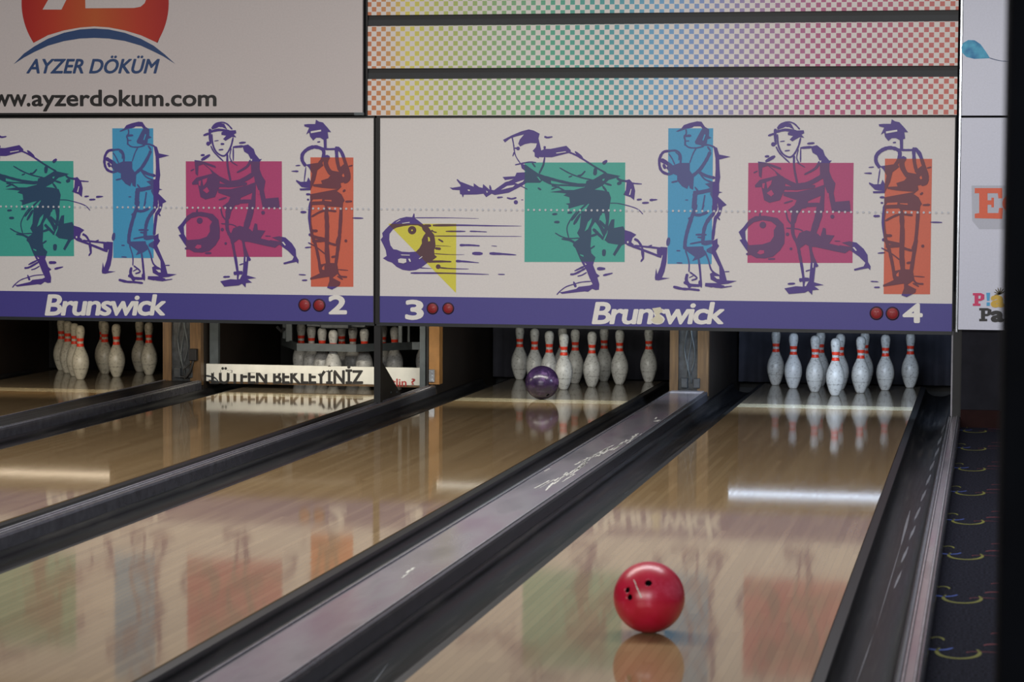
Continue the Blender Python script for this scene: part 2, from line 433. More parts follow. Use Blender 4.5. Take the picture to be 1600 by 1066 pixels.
# ------------------------------------------------------------------ kickbacks (wooden machine sides)
def kickback(x0, x1, label, y0=-.5, wl=True, wires=True, both=True):
    r = empty('kickback_wall', ((x0+x1)/2, y0, 0), label, 'kickback')
    MB().box(x0, x1, y0+.06, 1.5, -.13, .77).build('side_panel', M['wood_dark'], r)
    w_ = (x1-x0)
    if both:
        MB().box(x0, x0+w_*.22, y0, y0+.06, .02, .77).build('wooden_post', M['wood'], r)
        MB().box(x1-w_*.28, x1, y0, y0+.06, .02, .77).build('wooden_post', M['wood'], r)
        MB().box(x0+w_*.22, x1-w_*.28, y0+.02, y0+.06, .02, .77).build('steel_plate', M['steel_dk'], r)
        mb = MB()
        for k in range(3):
            xx = x0+w_*(.42+.09*k); pts = []
            for j in range(14):
                pts.append((xx+.012*math.sin(j*.9+k*2), y0+.008+.006*math.cos(j*1.3+k), .10+.045*j))
            mb.tube(pts, .0035, 6)
        mb.build('cable', M['steel'], r)
        for q_ in (.30, .62):
            MB().box(x0+w_*q_, x0+w_*(q_+.17), y0-.012, y0+.02, .07, .135, bev=.004).build('metal_bracket', M['steel_dk'], r)
    return r
k12 = kickback(-4.49, -4.222, 'wooden kickback post with a steel plate and black clamp, beside the nine pins')
k34 = kickback(-1.038, -.786, 'wooden kickback posts with scratched steel plate, between the two full pin racks')
MB().box(-4.205, -4.145, -.36, -.32, .02, .77).build('steel_channel', M['steel'], k12)
# black clamp on the left post
mb = MB().box(-4.285, -4.235, -.56, -.51, .19, .27, bev=.004).tube([(-4.26, -.54, .20), (-4.275, -.55, .12), (-4.31, -.54, .075), (-4.35, -.55, .08)], .010).tube([(-4.28, -.54, .17), (-4.33, -.545, .13), (-4.32, -.55, .06)], .006)
mb.build('clamp', M['black'], k12)
# divider 2/3: steel channel + single wooden post + bright bracket
r = empty('kickback_wall', (-2.63, -.5, 0), 'steel and wooden kickback post right of the message board', 'kickback')
MB().box(-2.672, -2.60, -.44, 1.5, -.13, .77).build('side_panel', M['wood_dark'], r)
MB().box(-2.705, -2.668, -.50, -.44, .02, .77).build('steel_channel', M['steel'], r)
MB().box(-2.663, -2.648, -.49, -.44, .02, .77).build('steel_channel', M['black'], r)
MB().box(-2.642, -2.572, -.50, -.40, .06, .77).build('wooden_post', M['wood_amber'], r)
mb = MB().box(-2.64, -2.60, -.515, -.50, .075, .16, bev=.003)
for k in range(3): mb.tube([(-2.62, -.515, .09+.025*k), (-2.62, -.522, .09+.025*k)], .006)
mb.build('metal_bracket', M['chrome'], r)
r = empty('kickback_wall', (-5.95, -.5, 0), 'dark kickback wall at the far left edge of the first lane', 'kickback')
MB().box(-6.2, -6.04, -.5, 1.5, -.13, .77).build('side_panel', M['wood_dark'], r)
r = empty('kickback_wall', (.80, -1.9, 0), 'black end wall with silver edge trim right of the red ball lane pins', 'kickback')
MB().box(.785, .84, -1.88, 1.5, -.13, .77).build('side_panel', M['black'], r)
MB().box(.783, .792, -1.93, -1.915, .055, .545).build('edge_trim', M['railhi'], r)
MB().box(.792, .842, -1.925, -1.88, .0, .56).build('end_post', M['black'], r)

# pit curtains
CUR = (('black pit curtain behind the nine pins of the leftmost lane', 'curtain_dark'), ('black pit curtain behind the machine frame and message board', 'curtain_dark'),
       ('dark grey pit curtain behind the pins of the purple ball lane', 'curtain'), ('dark blue-grey pit curtain behind the pins of the red ball lane', 'curtain'))
for i, x in enumerate(XL):
    x0, x1 = x-HW-GW+.01, x+HW+GW-.01
    n = 60; pts = []
    vs = []
    for k in range(n+1):
        xx = x0+(x1-x0)*k/n; yy = 1.30+.012*math.sin(k*.9)+.008*math.sin(k*2.3+i)
        vs += [(xx, yy, -.02), (xx, yy, .77), (xx, yy+.02, .77), (xx, yy+.02, -.02)]
    mb = MB().add(vs, [(4*k+j, 4*(k+1)+j, 4*(k+1)+(j+1) % 4, 4*k+(j+1) % 4) for k in range(n) for j in range(4)], 0, True)
    tag(mb.build('pit_curtain', M[CUR[i][1]], loc=(x, 1.3, -.02)), CUR[i][0], 'curtain')

# fluorescent tubes behind the masking, just above its lower edge
TL = ((-5.95, -4.60, (255, 234, 205), 3.6, 4.2), (-4.10, -2.95, (255, 244, 224), .2, 5.5), (-2.42, -1.22, (244, 242, 230), 2.0, 6.5), (-.57, .60, (208, 228, 255), 6.0, 12.0))
TLAB = ('lit fluorescent tube above the leftmost lane, behind the masking', 'dim fluorescent tube above the message board lane, behind the masking',
        'lit fluorescent tube above the purple ball lane, behind the masking', 'lit cool-white tube above the red ball lane, behind the masking')
for (a, b, c, e, wt), lb in zip(TL, TLAB):
    r = empty('fluorescent_lamp', ((a+b)/2, -1.22, .52), lb, 'lamp')
    MB().tube([(a, -1.22, .519), (b, -1.22, .519)], .007, 12).build('tube', emit('tube_glow', c, e), r)
    if wt: area('pin_light', ((a+b)/2, -1.19, .512), (R(52), 0, 0), b-a, .03, wt, lin(c))
    MB().box(a-.03, b+.03, -1.26, -1.18, .545, .60, bev=.005).build('fitting', M['board_white'], r)
    for xx in (a+.1, b-.1): MB().box(xx-.01, xx+.01, -1.23, -1.21, .59, .782).build('hanger_rod', M['steel'], r)
    for xx in (a-.012, b+.012): MB().box(xx-.012, xx+.012, -1.235, -1.205, .505, .548, bev=.003).build('socket', M['board_white'], r)

# ------------------------------------------------------------------ pins
I = .0254
PR = [(0.95, 0), (1.02, .03), (1.13, .2), (1.414, .75), (1.72, 1.5), (1.953, 2.25), (2.13, 2.9), (2.255, 3.375), (2.35, 3.95), (2.383, 4.5), (2.36, 5.1), (2.281, 5.875), (2.1, 6.6),
      (1.851, 7.25), (1.54, 7.95), (1.236, 8.625), (1.08, 9.05), (.982, 9.4), (.92, 9.75), (.900, 10.1), (.91, 10.5), (.935, 10.875), (.985, 11.3), (1.047, 11.75), (1.13, 12.2), (1.203, 12.65),
      (1.255, 13.1), (1.273, 13.5), (1.255, 13.85), (1.17, 14.25), (1.02, 14.57), (.78, 14.82), (.45, 14.96), (.1, 15.0)]
PR = [(r_*I, z_*I) for r_, z_ in PR]
def prad(z):
    for (r0, z0), (r1, z1) in zip(PR, PR[1:]):
        if z0 <= z <= z1: return r0+(r1-r0)*(z-z0)/(z1-z0)
    return .01
def band(z0, z1):
    zs = [z0+(z1-z0)*k/4 for k in range(5)]
    return [(prad(z0)-.001, z0)]+[(prad(z)+.0007, z) for z in zs]+[(prad(z1)-.001, z1)]
def pin_proto(mat, chips=0):
    mb = MB().lathe(PR, seg=32)
    o = mb.build('bowling_pin', mat, loc=(0, 0, 0))
    for a, b in ((9.12, 9.95), (10.6, 11.43)):
        MB().lathe(band(a*I, b*I), seg=32).build('neck_band', M['stripe_red'], o)
    return o
protos = {k: pin_proto(M[k]) for k in ('pin', 'pin_clean', 'pin_cream')}
used = set()
GRP = {}
def pin(x, y, rot, label, group, kind='pin', lean=0):
    p = protos[kind]
    if kind in used: p = copy_tree(p, (x, y, 0.0005))
    else: used.add(kind); p.location = (x, y, 0.0005)
    p.rotation_euler = (0, lean, rot); tag(p, label, 'bowling pin', group)
    return p
h = .3048*math.sqrt(3)/2; s_ = .3048
NOM = {1: (0, 0), 2: (-s_/2, h), 3: (s_/2, h), 4: (-s_, 2*h), 5: (0, 2*h), 6: (s_, 2*h), 7: (-1.5*s_, 3*h), 8: (-.5*s_, 3*h), 9: (.5*s_, 3*h), 10: (1.5*s_, 3*h)}
WHO = {1: 'front pin of the rack', 2: 'left pin of the second row', 3: 'right pin of the second row', 4: 'left pin of the third row', 5: 'middle pin of the third row',
       6: 'right pin of the third row', 7: 'leftmost pin of the back row', 8: 'second pin from left in the back row', 9: 'third pin from left in the back row', 10: 'rightmost pin of the back row'}
PINS = {}   # measured standing positions
PINS[4] = {n: (NOM[n][0], NOM[n][1]) for n in NOM}
PINS[3] = {n: (NOM[n][0]-1.826, NOM[n][1]) for n in NOM}
PINS[1] = {n: (NOM[n][0]-5.26, NOM[n][1]) for n in NOM if n != 10}
PINS[2] = {n: (NOM[n][0]-3.435, NOM[n][1]) for n in NOM}
MEAS = {4: {4: -.319, 7: -.462, 10: .464}, 3: {1: -1.830, 3: -1.680, 5: -1.842, 6: -1.528, 7: -2.288, 9: -1.679, 10: -1.360},
        1: {1: -5.289, 2: -5.434, 4: -5.589, 7: -5.743, 3: -5.119, 5: -5.305, 8: -5.419, 6: -4.969, 9: -5.135}}
for L_ in MEAS:
    for n_, x_ in MEAS[L_].items(): PINS[L_][n_] = (x_, PINS[L_][n_][1])
for L_ in (1, 3): PINS[L_] = {n_: (x_, y_+.04) for n_, (x_, y_) in PINS[L_].items()}
LNAME = {4: 'red ball lane', 3: 'purple ball lane', 2: 'message board lane', 1: 'leftmost lane'}
for L in (4, 3, 1, 2):
    for n, (x, y) in PINS[L].items():
        kind = 'pin_cream' if L == 1 else ('pin_clean' if (L == 4 and n == 4) else 'pin')
        extra = 'clean white' if kind == 'pin_clean' else ('cream' if L == 1 else 'scuffed')
        wh = WHO[n]
        if L == 4 and n == 4: wh = 'brightest, left of the third row'
        if L == 1 and n == 9: wh = 'rightmost pin of the back row'
        pin(x, y, random.uniform(0, 6.28), f'{extra} pin, {LNAME[L]}, {wh}', f'pins standing on the {LNAME[L]}', kind)

# ------------------------------------------------------------------ balls
def ball(name, c, rad, mat, holes, label, scuffs=()):
    c = Vector(c); me = bpy.data.meshes.new(name); bm = bmesh.new()
    bmesh.ops.create_uvsphere(bm, u_segments=72, v_segments=48, radius=rad); bm.to_mesh(me); bm.free()
    o = bpy.data.objects.new(name, me); COL.objects.link(o)
    # drill the finger holes
    to = (CAM-c).normalized(); rx = rt; uy = to.cross(rx); uy = up
    dirs = []
    for (a, b, hr) in holes:
        d = (rx*a+up*b+to*math.sqrt(max(0, 1-a*a-b*b))).normalized(); dirs.append((d, hr))
        cm = bpy.data.meshes.new('drill'); cb = bmesh.new()
        bmesh.ops.create_cone(cb, cap_ends=True, segments=24, radius1=hr, radius2=hr, depth=.09)
        q = d.to_track_quat('Z', 'Y').to_matrix().to_4x4()
        bmesh.ops.transform(cb, matrix=Matrix.Translation(d*rad) @ q, verts=cb.verts); cb.to_mesh(cm); cb.free()
        co_ = bpy.data.objects.new('drill', cm); COL.objects.link(co_)
        md = o.modifiers.new('b', 'BOOLEAN'); md.object = co_; md.operation = 'DIFFERENCE'; md.solver = 'EXACT'
        bpy.context.view_layer.update()
        dg = bpy.context.evaluated_depsgraph_get(); nm = bpy.data.meshes.new_from_object(o.evaluated_get(dg))
        o.modifiers.clear(); o.data = nm; bpy.data.objects.remove(co_)
    o.data.materials.clear(); o.data.materials.append(mat)
    for p in o.data.polygons: p.use_smooth = True
    o.location = c
    for d, hr in dirs:
        q = d.to_track_quat('Z', 'Y').to_matrix()
        mb = MB(); n = 24; vs = []
        for (rr, zz) in ((hr*.995, rad-.0035), (hr*.97, rad-.041), (.0005, rad-.042)):
            for k in range(n):
                t = 2*math.pi*k/n; vs.append(c+q @ Vector((rr*math.cos(t), rr*math.sin(t), zz)))
        mb.add(vs, [(j*n+k, j*n+(k+1) % n, (j+1)*n+(k+1) % n, (j+1)*n+k) for j in range(2) for k in range(n)])
        mb.build('finger_hole', M['black'], o)
    if scuffs:
        for pts, wd in scuffs:
            mb = MB(); vs = []
            for (a, b) in pts:
                jw = wd*random.uniform(.4, 1.2)
                for s1 in (-1, 1):
                    aa, bb = a+s1*jw*.8, b+s1*jw*.35
                    d = (rx*aa+up*bb+to*math.sqrt(max(0, 1-aa*aa-bb*bb))).normalized(); vs.append(c+d*(rad+.0004))
            mb.add(vs, [(2*k, 2*k+1, 2*k+3, 2*k+2) for k in range(len(pts)-1)])
            mb.build('scuff_mark', M['paint_chip'], o)
    return tag(o, label, 'bowling ball')
t = NT('red_swirl_resin'); n1 = t.noise(t.coords(), 9, 5, .6)
t.l(t.ramp(n1, [(.35, rgba((178, 16, 44))), (.55, rgba((192, 26, 60))), (.72, rgba((214, 78, 108)))]), t.b.inputs['Base Color'])
t.b.inputs['Roughness'].default_value = .32; t.b.inputs['Coat Weight'].default_value = .3; t.b.inputs['Coat Roughness'].default_value = .25
def sp(x0, y0, x1, y1, n=9):
    return [((x0+(x1-x0)*k/n-492)/238, -(y0+(y1-y0)*k/n-490)/238) for k in range(n+1)]
ball('bowling_ball', (-.001, -8.905, .1084), .1084, t.m, [(-.02, .412, .0105), (-.634, .21, .0092), (-.555, .0, .0092)],
     'glossy red bowling ball with three finger holes rolling on the near lane',
     [(sp(385, 368, 402, 405), .018), (sp(402, 410, 440, 492), .024), (sp(560, 700, 655, 640), .020), (sp(690, 600, 705, 575), .014)])
t = NT('purple_swirl_resin'); n1 = t.noise(t.coords(), 14, 6, .7)
t.l(t.ramp(n1, [(.38, rgba((34, 24, 48))), (.55, rgba((50, 34, 68))), (.68, rgba((100, 76, 118)))]), t.b.inputs['Base Color'])
t.b.inputs['Roughness'].default_value = .25
ball('bowling_ball', (-1.830, -.77, .1084), .1084, t.m, [(.35, -.75, .011)], 'marbled purple bowling ball just in front of the pins')

# ------------------------------------------------------------------ plane of the masking units
YM = -1.933
def pl(p, Y=YM):
    """point of the artwork as seen straight along the camera ray, on the upright plane y = Y, in metres"""
    x, y = p; d = fwd*F_PX+rt*(x-800)+up*(533-y); t = (Y-CAM.y)/d.y; q = CAM+d*t
    return (q.x, q.z)
def catmull(pts, sub=5):
    if len(pts) < 3: return [tuple(pts[0][k]+(pts[-1][k]-pts[0][k])*i/4 for k in (0, 1)) for i in range(5)]
    out = []; P_ = [pts[0]]+list(pts)+[pts[-1]]
    for i in range(1, len(P_)-2):
        p0, p1, p2, p3 = P_[i-1:i+3]
        for k in range(sub):
            t = k/sub
            out.append(tuple(.5*(2*p1[j]+(p2[j]-p0[j])*t+(2*p0[j]-5*p1[j]+4*p2[j]-p3[j])*t*t+(3*p1[j]-p0[j]-3*p2[j]+p3[j])*t**3) for j in (0, 1)))
    out.append(pts[-1]); return out
def stroke(mb, pts, w0, y, w1=None, T=None, mi=0, rough=.12):
    pts = catmull(pts); n = len(pts); w1 = w0 if w1 is None else w1
    L = []; Rr = []
    for i, p in enumerate(pts):
        a = pts[max(i-1, 0)]; b = pts[min(i+1, n-1)]; dx, dy = b[0]-a[0], b[1]-a[1]; l = math.hypot(dx, dy) or 1
        t = i/(n-1); wd = (w0+(w1-w0)*t)*(1+random.uniform(-rough, rough))
        if i in (0, n-1): wd *= .55
        nx, ny = -dy/l*wd/2, dx/l*wd/2
        L.append((p[0]+nx, p[1]+ny)); Rr.append((p[0]-nx, p[1]-ny))
    vs = [T(q) for pr in zip(L, Rr) for q in pr]
    fs = []
    for k in range(n-1):
        q = (2*k, 2*k+1, 2*k+3, 2*k+2); a, b, c = vs[q[0]], vs[q[1]], vs[q[2]]
        ar = (b[0]-a[0])*(c[1]-a[1])-(c[0]-a[0])*(b[1]-a[1])
        fs.append(q if ar > 0 else q[::-1])
    mb.add([(a, y, b) for a, b in vs], fs, mi)
def disc(mb, c, r_, y, T, n=20, mi=0):
    mb.poly([[(c[0]+r_*math.cos(2*math.pi*k/n), c[1]+r_*math.sin(2*math.pi*k/n)) for k in range(n)]], y, mi, T)

# traced bowler drawings: (origin x, origin y, scale, strokes S / polygons P / rings H / discs C / highlights h)
ART = [
(590, 325, .15, [
 ('H', [(375, 58), (362, 96), (300, 92), (235, 108), (180, 135), (120, 185), (80, 225), (48, 262), (55, 300), (32, 330), (60, 385), (85, 440), (95, 500), (55, 525), (105, 555), (150, 570), (200, 615), (260, 645), (330, 655), (400, 648), (450, 625), (490, 595), (530, 565), (575, 545), (620, 510), (595, 490), (590, 440), (605, 400), (600, 340), (590, 280), (560, 240), (530, 200), (480, 175), (430, 135), (388, 105), (385, 60)],
  [(160, 225), (200, 205), (270, 190), (350, 180), (420, 182), (460, 200), (470, 230), (500, 262), (480, 290), (460, 330), (462, 370), (435, 420), (400, 455), (330, 460), (250, 455), (200, 435), (165, 430), (135, 390), (122, 330), (125, 270)]),
 ('h', 'paper', [(215, 535), (240, 525), (300, 530), (302, 565), (270, 578), (218, 568)]), ('h', 'paper', [(240, 485), (340, 488), (335, 496), (255, 494)]), ('h', 'paper', [(320, 530), (340, 528), (350, 560), (335, 560)]),
 ('h', 'paper', [(190, 150), (235, 122), (240, 128), (200, 150)]), ('h', 'paper', [(255, 158), (335, 145), (338, 154), (262, 164)]), ('h', 'yellow', [(525, 300), (545, 310), (550, 345), (530, 350)]), ('h', 'paper', [(430, 528), (465, 503), (470, 508), (440, 532)]),
 ('C', (360, 232), 44), ('h', 'yellow', [(352, 226), (368, 224), (370, 240), (354, 242)]),
 ('S', [(385, 103), (700, 103), (1055, 110)], 12, 4), ('S', [(575, 182), (850, 180), (1200, 186), (1500, 188)], 28, 4), ('S', [(480, 185), (560, 185)], 28), ('S', [(560, 232), (590, 250), (618, 255)], 18, 10),
 ('S', [(710, 244), (915, 244)], 17), ('S', [(960, 243), (1060, 246), (1140, 250)], 16, 8), ('S', [(580, 293), (1000, 294), (1500, 297)], 13, 6), ('S', [(632, 325), (685, 355)], 20),
 ('S', [(600, 393), (690, 396), (765, 402)], 9, 3), ('S', [(855, 388), (960, 388), (1065, 395)], 26, 14), ('S', [(1185, 394), (1245, 400)], 8), ('S', [(598, 420), (660, 428)], 28), ('S', [(590, 476), (750, 486), (905, 486)], 11, 4),
 ('S', [(985, 474), (1095, 476)], 32), ('S', [(1165, 474), (1300, 480), (1445, 490)], 32, 10), ('S', [(520, 560), (650, 558), (770, 560)], 26, 18), ('S', [(815, 553), (930, 560), (1058, 572)], 28, 6),
 ('S', [(430, 624), (570, 632)], 14, 5), ('C', (632, 612), 25), ('S', [(640, 622), (760, 632), (950, 636)], 18, 7), ('S', [(345, 678), (700, 680), (1160, 693)], 22, 9), ('S', [(1255, 692), (1325, 693)], 13)]),
(700, 190, .12195, [
 ('P', [(705, 235), (730, 268), (800, 215), (870, 192), (975, 165), (920, 230), (900, 285), (925, 320), (985, 290), (1060, 275), (1140, 280), (1125, 330), (1085, 375), (1110, 400), (1112, 450), (1165, 475), (1170, 400), (1200, 450), (1240, 460), (1320, 440), (1320, 350), (1250, 350), (1255, 320), (1225, 315), (1230, 355), (1195, 370), (1180, 300), (1160, 215), (1175, 155), (1100, 115), (1035, 100), (940, 125), (820, 175)]),
 ('S', [(822, 200), (840, 290), (850, 370), (872, 450), (935, 548)], 18, 12), ('S', [(850, 340), (900, 345)], 20), ('C', (898, 345), 24), ('S', [(852, 385), (830, 445)], 18),
 ('S', [(1235, 192), (1275, 205), (1340, 195)], 30, 18), ('S', [(1240, 455), (1225, 560), (1170, 670)], 16),
 ('S', [(860, 555), (930, 540), (1040, 520), (1130, 525)], 18), ('S', [(1080, 530), (1120, 585)], 22),
 ('P', [(930, 540), (1000, 555), (1060, 600), (1180, 680), (1320, 735), (1320, 800), (1210, 755), (1180, 785), (1010, 785), (930, 835), (780, 912), (600, 942), (560, 925), (490, 970), (455, 925), (370, 935), (190, 938), (155, 930), (150, 880), (60, 875), (20, 845), (60, 848), (160, 832), (160, 770), (330, 835), (330, 790), (400, 840), (445, 850), (450, 800), (530, 870), (590, 880), (730, 780), (845, 735), (730, 750), (700, 710), (860, 700), (880, 655), (980, 650), (1000, 640), (945, 600)]),
 ('S', [(115, 740), (150, 780), (200, 830)], 16, 40), ('S', [(535, 815), (550, 880)], 20, 30), ('S', [(190, 930), (192, 970)], 30, 8), ('S', [(830, 800), (930, 825), (1020, 870)], 14),
 ('h', 'paper', [(680, 875), (760, 825), (860, 812), (835, 838)]), ('h', 'paper', [(862, 785), (980, 745), (960, 772), (900, 800)]), ('h', 'paper', [(735, 752), (840, 737), (780, 765), (735, 775)]),
 ('h', 'paper', [(255, 870), (285, 875), (280, 892), (258, 886)]), ('h', 'paper', [(490, 885), (515, 900), (500, 915)]), ('h', 'teal', [(1140, 705), (1165, 712), (1195, 755), (1175, 755)]),
 ('S', [(630, 975), (705, 968)], 28, 14), ('S', [(755, 976), (815, 990), (878, 975)], 22), ('C', (870, 1034), 27), ('S', [(938, 1003), (966, 1003)], 11), ('S', [(1150, 850), (1195, 875)], 22)]),
(840, 225, .11257, [
 ('P', [(0, 100), (90, 85), (200, 65), (400, 25), (460, 85), (460, 120), (200, 185), (60, 185), (0, 180)]), ('S', [(100, 30), (95, 90)], 34, 22), ('h', 'paper', [(258, 122), (392, 102), (398, 112), (265, 134)]),
 ('S', [(420, 110), (500, 140), (620, 205), (800, 320), (960, 410)], 26), ('S', [(520, 105), (625, 202)], 34, 44), ('S', [(100, 180), (75, 290), (20, 410)], 20),
 ('S', [(-10, 425), (100, 460), (300, 515), (520, 560), (700, 570)], 40), ('S', [(40, 480), (200, 560), (420, 575), (650, 590)], 22),
 ('P', [(680, 510), (780, 490), (930, 400), (1000, 415), (1150, 445), (1080, 475), (990, 500), (900, 580), (780, 640), (640, 640), (660, 580)]), ('h', 'teal', [(900, 490), (935, 480), (925, 510), (905, 512)]),
 ('S', [(305, 330), (450, 410), (600, 465), (760, 500)], 20), ('S', [(555, 445), (610, 430), (662, 375)], 34, 20), ('S', [(430, 462), (482, 442)], 20), ('S', [(805, 335), (795, 435)], 52), ('S', [(905, 280), (965, 228)], 50, 40),
 ('S', [(1100, 465), (1150, 505), (1270, 520)], 32), ('S', [(1105, 560), (1165, 530)], 46), ('P', [(1240, 500), (1275, 490), (1330, 550), (1355, 650), (1340, 780), (1290, 740), (1190, 705), (1225, 640)]),
 ('S', [(1310, 545), (1380, 552), (1448, 556)], 26, 12), ('h', 'paper', [(1295, 625), (1306, 625), (1288, 708), (1270, 706)]), ('S', [(930, 545), (1028, 575)], 30),
 ('P', [(170, 668), (350, 640), (500, 640), (660, 600), (720, 620), (800, 635), (900, 645), (990, 665), (1020, 750), (1000, 870), (985, 980), (985, 1066), (950, 1066), (930, 960), (880, 960), (850, 1066), (600, 1066), (640, 960), (720, 830), (600, 850), (430, 900), (430, 850), (390, 830), (450, 820), (440, 740), (360, 715), (400, 690), (330, 680)]),
 ('S', [(900, 580), (960, 660)], 28), ('S', [(195, 580), (280, 600), (400, 665)], 22), ('S', [(190, 632), (300, 590)], 22), ('S', [(1000, 822), (1120, 826), (1300, 870), (1400, 912), (1462, 975)], 14),
 ('S', [(700, 820), (600, 910), (470, 1066)], 26), ('S', [(205, 972), (272, 970)], 22), ('S', [(415, 962), (482, 950)], 22), ('S', [(10, 610), (45, 640)], 26),
 ('S', [(1378, 775), (1448, 768)], 30, 20), ('S', [(1450, 820), (1545, 815)], 28), ('S', [(1556, 780), (1665, 772)], 40, 14)]),
(840, 330, .13133, [
 ('P', [(520, 0), (760, 0), (750, 30), (700, 100), (640, 200), (640, 300), (630, 420), (640, 500), (690, 550), (660, 640), (700, 740), (740, 770), (712, 790), (735, 870), (730, 935), (690, 940), (650, 925), (600, 960), (560, 955), (290, 985), (260, 965), (300, 960), (460, 925), (490, 900), (620, 885), (655, 870), (620, 800), (580, 700), (540, 640), (500, 560), (450, 440), (420, 410), (430, 370), (480, 340), (500, 310), (470, 260), (500, 200)]),
 ('h', 'teal', [(562, 240), (600, 130), (650, 80), (640, 130), (600, 215)]), ('h', 'teal', [(505, 512), (548, 525), (550, 545), (515, 530)]), ('h', 'paper', [(560, 610), (585, 635), (570, 640)]),
 ('S', [(470, 0), (400, 90), (350, 200), (372, 320)], 14), ('S', [(510, 30), (430, 160)], 34), ('S', [(208, 258), (280, 300), (370, 325), (500, 320)], 15), ('S', [(285, 330), (380, 345), (440, 375)], 20, 30),
 ('S', [(228, 995), (270, 950), (340, 900), (430, 870), (520, 845), (640, 835)], 13), ('S', [(428, 838), (455, 905)], 18, 34), ('S', [(388, 752), (430, 750), (480, 730), (570, 680)], 24), ('S', [(440, 712), (560, 655)], 20, 26), ('S', [(475, 775), (530, 760), (585, 728)], 15),
 ('S', [(690, 100), (760, 200), (800, 290)], 42), ('S', [(835, 0), (830, 130), (790, 310)], 38), ('S', [(660, 210), (720, 270), (790, 335)], 36), ('S', [(630, 300), (720, 270)], 28), ('S', [(735, 110), (840, 225)], 32), ('S', [(600, 0), (690, 60), (760, 20)], 40), ('S', [(620, 455), (682, 412)], 20),
 ('P', [(840, 180), (880, 100), (915, 95), (910, 200), (1020, 180), (1040, 225), (1110, 245), (1175, 280), (1130, 320), (1115, 370), (1150, 400), (1100, 410), (1040, 390), (1000, 410), (920, 535), (895, 515), (960, 400), (840, 380), (800, 345), (830, 270)]), ('h', 'paper', [(1064, 360), (1082, 355), (1085, 378), (1068, 382)]), ('h', 'teal', [(785, 335), (818, 265), (826, 285), (798, 348)]),
 ('S', [(1060, 392), (1220, 450), (1430, 530), (1475, 545)], 30), ('S', [(1150, 330), (1200, 360), (1250, 440)], 32, 24), ('S', [(1150, 410), (1300, 425), (1480, 445)], 24), ('S', [(1245, 440), (1258, 575)], 40, 28), ('S', [(1228, 602), (1262, 555)], 22), ('S', [(1305, 428), (1362, 405)], 20),
 ('P', [(1420, 440), (1470, 425), (1545, 430), (1535, 600), (1510, 720), (1480, 790), (1575, 797), (1440, 825), (1400, 820), (1395, 790), (1410, 680), (1425, 750), (1460, 660), (1490, 520), (1440, 550), (1420, 500)]),
 ('S', [(1562, 315), (1548, 412)], 44), ('S', [(792, 455), (788, 535)], 48), ('S', [(175, 38), (235, 34)], 26), ('S', [(358, 20), (412, 14)], 26), ('S', [(198, 130), (262, 130)], 30),
 ('S', [(708, 685), (805, 685)], 44, 30), ('S', [(780, 765), (893, 738)], 30, 18)]),
(1020, 185, .13133, [
 ('P', [(275, 155), (300, 160), (400, 125), (470, 110), (490, 95), (570, 95), (590, 120), (560, 170), (500, 280), (510, 305), (590, 325), (640, 305), (650, 250), (700, 232), (668, 212), (670, 130), (620, 100), (580, 40), (530, 35), (440, 55), (370, 80), (340, 120)]), ('h', 'blue', [(615, 190), (630, 195), (605, 265), (590, 262)]),
 ('S', [(395, 130), (398, 180), (375, 220), (385, 260), (383, 325)], 20), ('S', [(368, 210), (458, 205)], 30), ('S', [(385, 270), (435, 268)], 14), ('S', [(385, 310), (430, 345), (520, 352), (610, 330)], 17), ('S', [(520, 350), (480, 420), (440, 530)], 15),
 ('S', [(580, 322), (660, 316), (740, 345)], 22), ('S', [(650, 335), (690, 390)], 22),
 ('P', [(720, 330), (765, 350), (790, 430), (925, 457), (815, 485), (790, 490), (795, 600), (803, 700), (790, 780), (790, 870), (830, 880), (790, 890), (775, 930), (880, 1030), (840, 1050), (800, 1066), (780, 1066), (770, 1000), (765, 1066), (710, 1066), (710, 960), (680, 900), (700, 850), (650, 800), (620, 780), (740, 750), (748, 600), (745, 470)]),
 ('S', [(685, 395), (640, 490), (560, 610), (465, 690)], 40), ('S', [(550, 640), (640, 685), (740, 710)], 38), ('S', [(560, 650), (620, 725), (735, 770)], 20),
 ('S', [(210, 388), (130, 400), (85, 470), (80, 560), (110, 630), (180, 662), (240, 650)], 32), ('S', [(180, 390), (280, 385), (330, 440), (330, 540)], 24), ('S', [(270, 400), (310, 440), (310, 500)], 15), ('S', [(190, 420), (230, 480), (262, 550)], 15), ('S', [(95, 490), (180, 540), (235, 585)], 48), ('S', [(125, 545), (150, 600)], 34),
 ('P', [(240, 560), (320, 530), (440, 530), (440, 620), (490, 690), (480, 850), (440, 830), (430, 790), (410, 840), (350, 810), (290, 740), (290, 680), (200, 640), (160, 590), (175, 565)]),
 ('S', [(222, 762), (300, 745)], 20), ('S', [(480, 885), (560, 880), (700, 850)], 46), ('S', [(505, 890), (497, 980), (490, 1080)], 58), ('S', [(500, 815), (545, 875)], 20), ('S', [(620, 910), (605, 1000), (590, 1080)], 18), ('S', [(385, 971), (422, 971)], 13)]),
(1020, 320, .13133, [
 ('S', [(510, -10), (500, 60), (460, 160), (410, 320), (385, 440), (383, 525)], 44), ('S', [(610, 0), (580, 80)], 18), ('S', [(470, 110), (560, 122), (655, 85)], 34), ('S', [(420, 170), (470, 140)], 24),
 ('S', [(742, -10), (730, 90)], 64), ('S', [(810, 0), (790, 100), (740, 165)], 44), ('S', [(735, 90), (660, 180), (620, 260), (600, 360), (595, 475)], 42), ('S', [(748, 140), (725, 300), (712, 420)], 38), ('S', [(765, 135), (797, 182)], 20),
 ('S', [(510, 356), (640, 356)], 26), ('S', [(530, 385), (622, 395)], 22), ('S', [(442, 466), (590, 440), (720, 430)], 20), ('S', [(600, 472), (765, 432)], 38),
